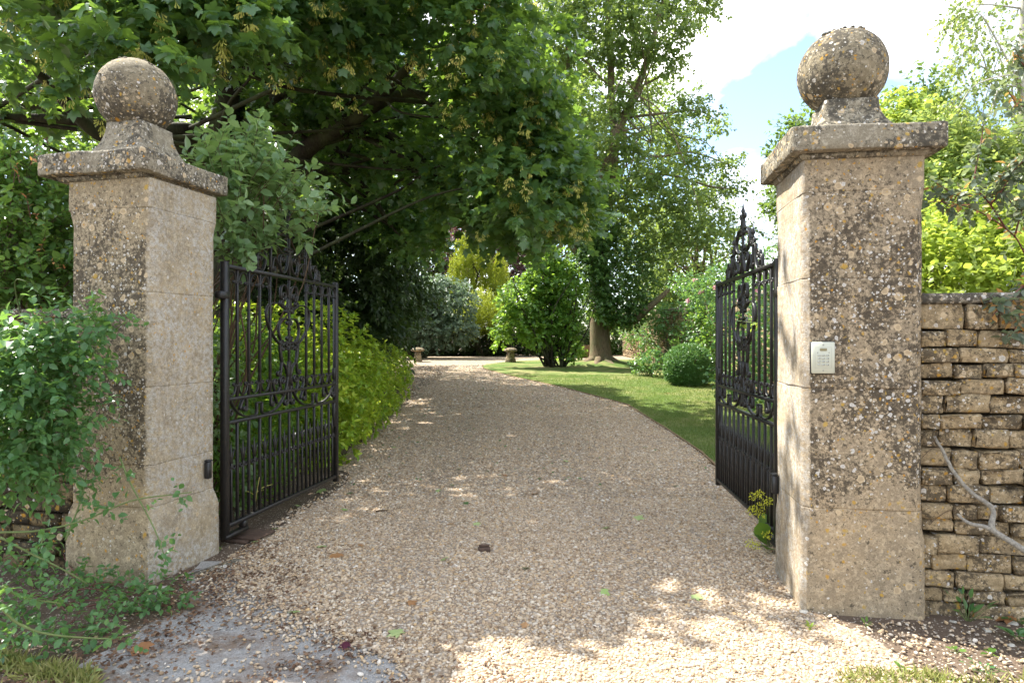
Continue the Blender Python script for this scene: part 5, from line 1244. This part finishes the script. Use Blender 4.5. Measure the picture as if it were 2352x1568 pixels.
# blue-leaved rose in front
D = 4.15; rg = thing('blue_leaved_rose', 'blue green leaved rose with reddish stems arching over the wall top', 'rose', (4.05, 4.75, 0))
st = [[(2420, 760, D + .5), (2352, 580, D + .25), (2310, 525, D + .1), (2235, 480, D), (2170, 465, D - .05), (2128, 463, D - .1)], [(2310, 525, D + .1), (2275, 470, D), (2240, 425, D), (2245, 370, D), (2256, 310, D), (2258, 280, D)], [(2235, 480, D), (2210, 455, D), (2190, 445, D), (2150, 420, D)], [(2400, 600, D + .2), (2350, 500, D + .1), (2300, 430, D), (2340, 380, D - .1), (2375, 350, D - .1)], [(2330, 545, D + .1), (2352, 470, D), (2380, 430, D)], [(2410, 620, D), (2360, 650, D - .25), (2310, 690, D - .42), (2280, 725, D - .45)], [(2400, 590, D - .1), (2352, 690, D - .35), (2330, 760, D - .5)], [(2275, 470, D), (2300, 440, D - .05), (2325, 395, D - .08)], [(2420, 300, D), (2352, 260, D), (2310, 200, D)], [(2430, 220, D), (2352, 150, D), (2330, 110, D)]]
oo, dd = [], []
for cp in st:
    part('stem', *tube(spline(pl(cp), 6), np.linspace(.0062, .0022, 6 * (len(cp) - 1) + 1), 6), M['stem_red'], rg, True, world=True)
    s = spline(pl(cp), 12); i = q.integers(int(len(s) * .25), len(s), 22); oo.append(s[i]); dd.append(np.gradient(s, axis=0)[i] * 8 + q.normal(size=(len(i), 3)) * .5)
oo, dd = np.concatenate(oo), np.concatenate(dd)
Lv = twigs(oo, dd, .10, 5, .058, .30, .8, .8, 22)
red = np.repeat(q.uniform(size=len(oo)) < .16, 5)
crown(rg, [a[~red] for a in Lv[:4]], OV, M['rose_blue'], 'foliage', 300); crown(rg, [a[red] for a in Lv[:4]], OVN, M['rose_red'], 'young_leaves')

# climbers and roses along the garden wall, seen past the right gate
wl = lambda y: float(np.interp(y, [11, 18.6, 33], [6.62, 6.28, 5.62]))
cm = [((wl(y) - .25, y, float(g(y)) + z), (.4, r1, r2)) for y, z, r1, r2 in ((20.5, 1.6, .8, .7), (22, 1.0, 1.0, .8), (24.5, 1.7, 1.2, .6), (27, 1.3, 1.3, .8), (30, 1.4, 1.5, .8), (21, 2.3, .9, .4), (26, 2.3, 1.2, .3), (23, .4, 1.2, .4))]
bush('wall_climber', 'leafy climber sprawling over the garden wall right of the trunk', 'climber', cm, M['rose'], OVW, .085, 1500, 6, .25, .3, seed=94, stem='bark_dark', base=(wl(23) - .3, 23, float(g(23))))
bush('wall_climber', 'fresh green climber on the garden wall just behind the round box bush', 'climber', [((wl(19.4) - .35, 19.4, 1.5), (.35, .35, .75)), ((wl(19.8) - .35, 19.8, 2.3), (.35, .4, .35))], M['shrub'], OVW, .085, 260, 6, .2, .3, seed=95, stem='bark_dark', base=(wl(19.4) - .4, 19.4, float(g(19.4))))
rs_ = [E(1610, 665, 14.5, .30, .5, .28), E(1665, 650, 14.0, .45, .6, .4), E(1660, 760, 12.6, .25, .4, .45), E(1720, 700, 12.5, .6, .5, .6), E(1730, 800, 11.5, .5, .5, .6), E(1690, 860, 11, .4, .4, .4), E(1575, 650, 15.5, .25, .5, .2), E(1760, 640, 12, .5, .5, .5), E(1750, 880, 9.5, .35, .35, .4), E(1780, 760, 9.5, .35, .35, .6)]
rr2 = bush('climbing_rose', 'climbing rose with pink flowers against the garden wall behind the right gate', 'rose', rs_, M['rose'], OVW, .062, 1500, 7, .22, .3, seed=96, stem='stem_brown', base=(5.4, 12, float(g(12))))
fl = [(1643, 660, 14), (1596, 643, 15), (1610, 672, 14.6), (1700, 690, 12.2), (1652, 700, 13.4), (1735, 672, 12), (1580, 690, 14.3)]
pet = []
for x, y, d in fl:
    c = at(x, y, d - .5); u = unit(q.normal(size=(14, 3))) * [1, 1, .7]
    V, f = leaf_mesh(np.repeat(c[None], 14, 0) + u * .01, u, u[:, [1, 2, 0]], np.full(14, .065), OVW)
    part('flower', V, f, M['pink'], rr2, world=True)
bush('pink_bush', 'small pink flowering bush behind the many stemmed shrub', 'shrub', [E(1315, 808, 28, .5, .4, .35)], M['shrub'], OVW, .09, 160, 6, .2, seed=97, stem='stem')
bush('border_plant', 'low leafy plant left of the box bush on the border', 'plant', [E(1500, 828, 20.5, .35, .35, .3), E(1475, 838, 21, .3, .3, .2)], M['rose'], OVW, .085, 180, 6, .2, seed=98, stem='stem')
# iron hoop railing on top of the garden wall
o = thing('iron_hoops', 'row of fanned black iron hoops on top of the garden wall end', 'railing', (wl(12.5), 12.5, float(g(12.5)) + 2.55))
for i in range(26):
    y = 1.6 - i * .16; part('hoop_bar', *tube(spline([(.1, y, 0), (.02, y - .02, .25), (-.25, y - .1, .42), (-.5, y - .2, .40)], 4), .008, 5), M['iron'], o, True)
part('hoop_rail', *tube([(-.02, 1.7, .22), (-.02, -2.6, .22)], .012, 6), M['iron'], o, True)

# ---------------------------------------------------------------- small plants by the gates
def rosette(name, label, base, n, size, tpl, mat, seed, upd=.6, stem=.05, cat='weed'):
    q = np.random.default_rng(seed); root = thing(name, label, cat, base); key = (id(tpl), mat.name)
    me = mesh('leaf', tpl[0], tpl[1], mat); base = np.array(base)
    a = np.arange(n) * 2.4 + q.normal(size=n) * .3; el = q.uniform(.15, 1, n) * upd
    d = np.stack([np.cos(a) * (1 - el * .6), np.sin(a) * (1 - el * .6), el], 1); p = d * stem * q.uniform(.2, 1, (n, 1)) + [0, 0, .012]
    p[:, 2] = np.abs(p[:, 2]); nr = np.array([0, 0, 1.0]) + q.normal(size=(n, 3)) * .25
    x, y, z = basis(d, nr)
    for i in range(n):
        s = size * q.uniform(.6, 1.15); o = obj('leaf', me, root)
        o.matrix_basis = Matrix(((x[i][0] * s, y[i][0] * s, z[i][0] * s, p[i][0]), (x[i][1] * s, y[i][1] * s, z[i][1] * s, p[i][1]), (x[i][2] * s, y[i][2] * s, z[i][2] * s, p[i][2]), (0, 0, 0, 1)))
    V, fs = stems_mesh(np.repeat([[0, 0, -.01]], n, 0), p, .0022); part('stems', V, fs, M['stem'], root, kind='stuff')
    return root
rosette('weed', 'tall toothed green weed at the foot of the golden wall', gp(2222, 1425), 14, .085, OVN, M['rose'], 1, 1.4, .16)
rosette('weed', 'broad leaved weed at the right edge below the golden wall', gp(2335, 1470), 9, .085, OV, M['rose'], 2, .5, .04)
rosette('weed', 'small four leaved seedling on the bare soil before the golden wall', gp(2275, 1507), 5, .055, OV, M['shrub'], 3, .2, .02)
rosette('weed', 'tiny seedling on the soil left of the four leaved one', gp(2195, 1500), 4, .045, OV, M['shrub'], 4, .4, .02)
rosette('weed', 'small toothed weed in the gravel near the bright roadside grass', gp(2072, 1545), 8, .040, OVN, M['shrub'], 5, .5, .02)
rosette('weed', 'thin seedling against the foot of the keypad pillar front', gp(2108, 1412), 8, .035, OVN, M['shrub'], 6, 1.2, .09)
rosette('weed', 'flat clover like patch at the end of the golden wall foot', gp(2340, 1430), 22, .035, OVW, M['ivy'], 7, .4, .08)
rosette('weed', 'blue green weed patch low in front of the golden wall', gp(2260, 1545), 18, .035, OVN, M['rose'], 8, .4, .09)
rosette('weed', 'little yellow green tuft at the corner of the keypad pillar', gp(1860, 1448), 9, .038, OVN, M['lime'], 9, 1.0, .01)
rosette('weed', 'little seedling in the gravel before the keypad pillar', gp(1990, 1440), 6, .035, OVN, M['shrub'], 10, .8, .02)
rosette('weed', 'tiny green seedling at the side foot of the left pillar', gp(505, 1265), 6, .040, OVN, M['shrub'], 12, .8, .02)
p = gp(1768, 1262); lm = rosette('ladys_mantle', 'round leaved plant with acid yellow flowers beside the hinge of the right gate', p, 10, .17, OVW, M['shrub'], 13, 1.0, .13, 'plant')
fc = np.array([at(1722, 1248, 4.75), at(1735, 1252, 4.75), at(1762, 1228, 4.8), at(1730, 1140, 4.95), at(1745, 1135, 4.95), at(1755, 1160, 4.95), at(1735, 1165, 4.95), at(1765, 1150, 4.95), at(1748, 1180, 4.95), at(1725, 1175, 4.95)])
o_, u_ = in_pads(fc, np.full(len(fc), .032), 44, 3, .5); V, f = leaf_mesh(o_, u_, np.random.default_rng(2).normal(size=u_.shape), np.full(len(o_), .014), DI)
part('flowers', V, f, M['acid'], lm, world=True, kind='stuff'); V, f = stems_mesh(np.repeat([np.array(p) + [0, 0, .02]], len(fc), 0), fc, .002); part('flower_stems', V, f, M['stem'], lm, world=True, kind='stuff')
# a trailing shoot through the right gate, a dry one through the left
o = thing('rose_shoot', 'thin leafy shoot poking sideways through the bars of the right gate', 'shoot', at(1772, 742, 5.3))
part('stem', *tube(spline(pl([(1782, 742, 5.2), (1740, 741, 5.45), (1700, 738, 5.8), (1690, 737, 5.9)]), 5), .003, 5), M['stem'], o, True, world=True)
oo = pl([(1765, 741, 5.3), (1750, 741, 5.4), (1735, 740, 5.5), (1718, 738, 5.65), (1700, 738, 5.8), (1760, 741, 5.32)]); Lv = twigs(oo, q.normal(size=oo.shape) * .6 + [0, 0, .2], .06, 4, .06, .3, .9, .7, 3); crown(o, Lv, OV, M['lime'], 'foliage')
o = thing('dry_shoot', 'thin yellowish weed stalk leaning through the lower bars of the left gate', 'shoot', gp(585, 1165))
for cp in ([(585, 1165, 5.5), (590, 1130, 5.5), (596, 1095, 5.5)], [(588, 1140, 5.5), (575, 1130, 5.4), (567, 1128, 5.3)], [(588, 1132, 5.5), (605, 1118, 5.6), (625, 1112, 5.7)], [(590, 1128, 5.5), (600, 1126, 5.6), (612, 1124, 5.7)]): part('stalk', *tube(spline(pl(cp), 4), .0025, 5), M['sycamore_seed'], o, True, world=True)

# brown litter: bud scales, twigs and crumbled leaves along the verge and on the tarmac
q = np.random.default_rng(77); n = 26000; x = q.uniform(-3.0, 1.2, n); y = q.uniform(2.7, 5.2, n)
ed = np.array([verge(v) for v in y]); te = np.array([tarmac_edge(v) for v in y]); nz_ = vnoise(np.stack([x, y, 0 * x], 1), 4.2, 31)
dn = 1.3 * np.exp(-np.abs(x - ed - .12) / .20) + .55 * (nz_ > .22) * (x > ed) * (x < te + .5) + .30 * np.exp(-np.abs(x - te) / .2)
kp_ = (q.uniform(size=n) < dn * .9) & ~((x < -2.08) & (y > 4.55)); x, y = x[kp_], y[kp_]; n = len(x)
a = q.uniform(0, 6.28, n); V, f = leaf_mesh(np.stack([x, y, g(y) + .012 + q.uniform(0, .010, n)], 1), np.stack([np.cos(a), np.sin(a), q.normal(size=n) * .2], 1), np.array([0, 0, 1.0]) + q.normal(size=(n, 3)) * .4, q.uniform(.010, .036, n), DI)
setp(obj('leaf_litter', mesh('leaf_litter', V, f, M['litter'])), 'brown crumbled leaf litter along the edge of the tarmac by the left pillar', 'litter', kind='stuff')
n = 1500; y = q.uniform(0, 1, n) ** .8 * 17 + 7; x = np.array([q.uniform(lx(v) + .05, rx(v) - .05) for v in y]); kp_ = vnoise(np.stack([x, y * .5, 0 * x], 1), 2.0, 61) > q.uniform(-.6, .5, n); x, y = x[kp_], y[kp_]; n = len(x)
a = q.uniform(0, 6.28, n); V, f = leaf_mesh(np.stack([x, y, g(y) + .022], 1), np.stack([np.cos(a), np.sin(a), q.normal(size=n) * .2], 1), np.array([0, 0, 1.0]) + q.normal(size=(n, 3)) * .35, q.uniform(.022, .055, n), OV)
setp(obj('drive_litter', mesh('drive_litter', V, f, M['fallen_dark'])), 'scattered bits of leaf dropped on the gravel farther up the drive', 'litter', kind='stuff')
# ---------------------------------------------------------------- things lying about
def fallen(px, py, mat, size, label, group=None, tpl=MA, turn=None):
    p = gp(px, py, .022); q_ = np.random.default_rng(int(px * 7 + py)); key = ('fallen', id(tpl), mat)
    if key not in LEAF_ME:
        V, fs = tpl; LEAF_ME[key] = mesh('fallen_leaf', V - [0, .45, 0], fs, M[mat])
    o = setp(obj('fallen_leaf', LEAF_ME[key]), label, 'leaf', group)
    o.location = p; o.rotation_euler = (q_.normal() * .22, q_.normal() * .22, q_.uniform(0, 6.28)); o.scale = (size,) * 3
for a in ((910, 1462, 'fallen_green', .085, 'large pale green fallen leaf on the tarmac where the gravel ends'), (738, 1131, 'fallen_green', .085, 'pale green fallen leaf on gravel near the free end of the left gate'),
          (1466, 1194, 'fallen_green', .095, 'pale green fallen leaf on gravel, level with the hinge of the right gate'), (1391, 1217, 'fallen_green', .075, 'narrow green fallen leaf between gate stop and right gate'),
          (1600, 1379, 'fallen_green', .065, 'green fallen leaf at the edge of the sunlit gravel, nearest the keypad pillar'), (1388, 1368, 'fallen_green', .060, 'pale fallen leaf on shaded gravel between gate stop and keypad pillar'),
          (1208, 1311, 'fallen_dark', .055, 'dark green fallen leaf on gravel just right of the gate stop'), (1228, 1138, 'fallen_brown', .075, 'brown fallen leaf on gravel half way between the two gates'),
          (945, 1391, 'fallen_brown', .060, 'orange brown fallen leaf on gravel near the tarmac edge'), (772, 1282, 'fallen_brown', .085, 'tan fallen leaf on gravel in front of the left gate'),
          (793, 1490, 'fallen_purple', .06, 'dark purple fallen leaf on the grey tarmac'), (739, 1261, 'fallen_green', .07, 'green fallen leaf on gravel beside the rusty hinge plate'), (325, 1498, 'fallen_brown', .09, 'curled tan fallen leaf on the tarmac edge near the rose suckers'),
          (208, 1553, 'fallen_green', .085, 'pale green fallen leaf in the sun at the very front of the tarmac'), (676, 1413, 'fallen_green', .06, 'small green fallen leaf where gravel meets tarmac, alone'), (1530, 905, 'fallen_brown', .14, 'brown fallen leaf on the shaded part of the lawn'),
          (2312, 1428, 'fallen_brown', .09, 'curled orange leaf at the foot of the golden wall'), (1205, 1444, 'fallen_brown', .04, 'tiny brown leaf at the edge of the sunlit gravel')): fallen(*a)
for x, y, m_, l_ in (
    (804, 1137, 'fallen_dark', 'small dark green leaf beside the pale one near the free left gate end'),
    (685, 1166, 'fallen_green', 'small green leaf lying close under the bottom rail of the left gate'),
    (792, 1175, 'fallen_green', 'small green leaf on gravel above the flat dead stick, by the left gate'),
    (1006, 1131, 'fallen_green', 'small pale leaf on gravel far from both gates, left of the brown leaf'),
    (1071, 1160, 'fallen_dark', 'small dark green leaf on gravel beyond the gate stop'),
    (1095, 1208, 'fallen_green', 'small pale green leaf on gravel just beyond the gate stop'),
    (632, 1219, 'fallen_green', 'small green leaf on gravel right behind the rusty hinge plate'),
    (1019, 1291, 'fallen_green', 'small green leaf on gravel left of the gate stop'),
    (1035, 1208, 'fallen_brown', 'small brown leaf on gravel beyond the gate stop, to its left'),
    (1505, 1036, 'fallen_dark', 'small dark leaf on gravel near the lawn edge, level with the free gate ends'),
    (1553, 1120, 'fallen_dark', 'small dark leaf on gravel by the free end of the right gate'),
    (960, 1018, 'fallen_dark', 'small dark leaf on gravel beside the golden shrub, leftmost of a pair'),
    (985, 1020, 'fallen_dark', 'small dark leaf on gravel beside the golden shrub, rightmost of a pair'),
    (1055, 1080, 'fallen_green', 'small green leaf in the middle of the drive between the gate ends'),
    (1160, 1028, 'fallen_dark', 'small dark leaf in the middle of the drive beyond the gates'),
    (1480, 1030, 'fallen_green', 'small green leaf on gravel close to the timber lawn edging'),
    (905, 1030, 'fallen_green', 'small green leaf at the foot of the golden shrub'),
    (830, 1258, 'fallen_brown', 'small brown leaf on gravel between hinge plate and gate stop'),
    (585, 1249, 'fallen_green', 'small yellowish leaf at the front edge of the rusty hinge plate'),
    (1160, 1095, 'fallen_brown', 'small reddish leaf in the middle of the drive between the gate ends'),
    (1300, 1062, 'fallen_green', 'small pale leaf on gravel right of the drive centre, past the gates'),
    (1240, 1000, 'fallen_green', 'farthest small green leaf in the middle of the drive')):
    fallen(x, y, m_, .055, l_, 'small leaves fallen on the gravel')
def chip(px, py, s, label, seed):
    p = gp(px, py); r_ = np.random.default_rng(seed); V, f = cbox(-s, s, -s * .8, s * .8, -s * .3, s * .5, s * .25); V = V + r_.normal(size=V.shape) * s * .12
    o = setp(obj('limestone_chip', mesh('limestone_chip', V, f, M['chip'])), label, 'stone'); o.location = p; o.rotation_euler = (r_.normal() * .2, r_.normal() * .2, r_.uniform(0, 6))
chip(2268, 1448, .022, 'white limestone chip on the soil under the dead branch', 1); chip(2325, 1432, .024, 'white limestone chip close to the golden wall foot', 2); chip(2322, 1482, .017, 'bluish white stone beside the broad leaved weed', 3)
chip(2190, 1428, .016, 'small pale chip left of the tall toothed weed', 4); chip(1842, 1408, .030, 'broken white chip at the corner foot of the keypad pillar', 5)
chip(372, 1352, .030, 'broken white chip at the corner foot of the left pillar', 6)
o = setp(obj('kerb_stone', mesh('kerb_stone', *(lambda V, f: (V + np.stack([vnoise(V, 9, 3) * .012, vnoise(V, 9, 4) * .012, vnoise(V, 9, 5) * .008], 1), f))(*cbox(-.22, .22, -.05, .05, -.06, .022, .02)), M['coping'], True)), 'long flat pale stone sunk in the ground beside the left pillar', 'kerb stone')
o.location = gp(492, 1310); o.rotation_euler = (0, 0, rad(62))
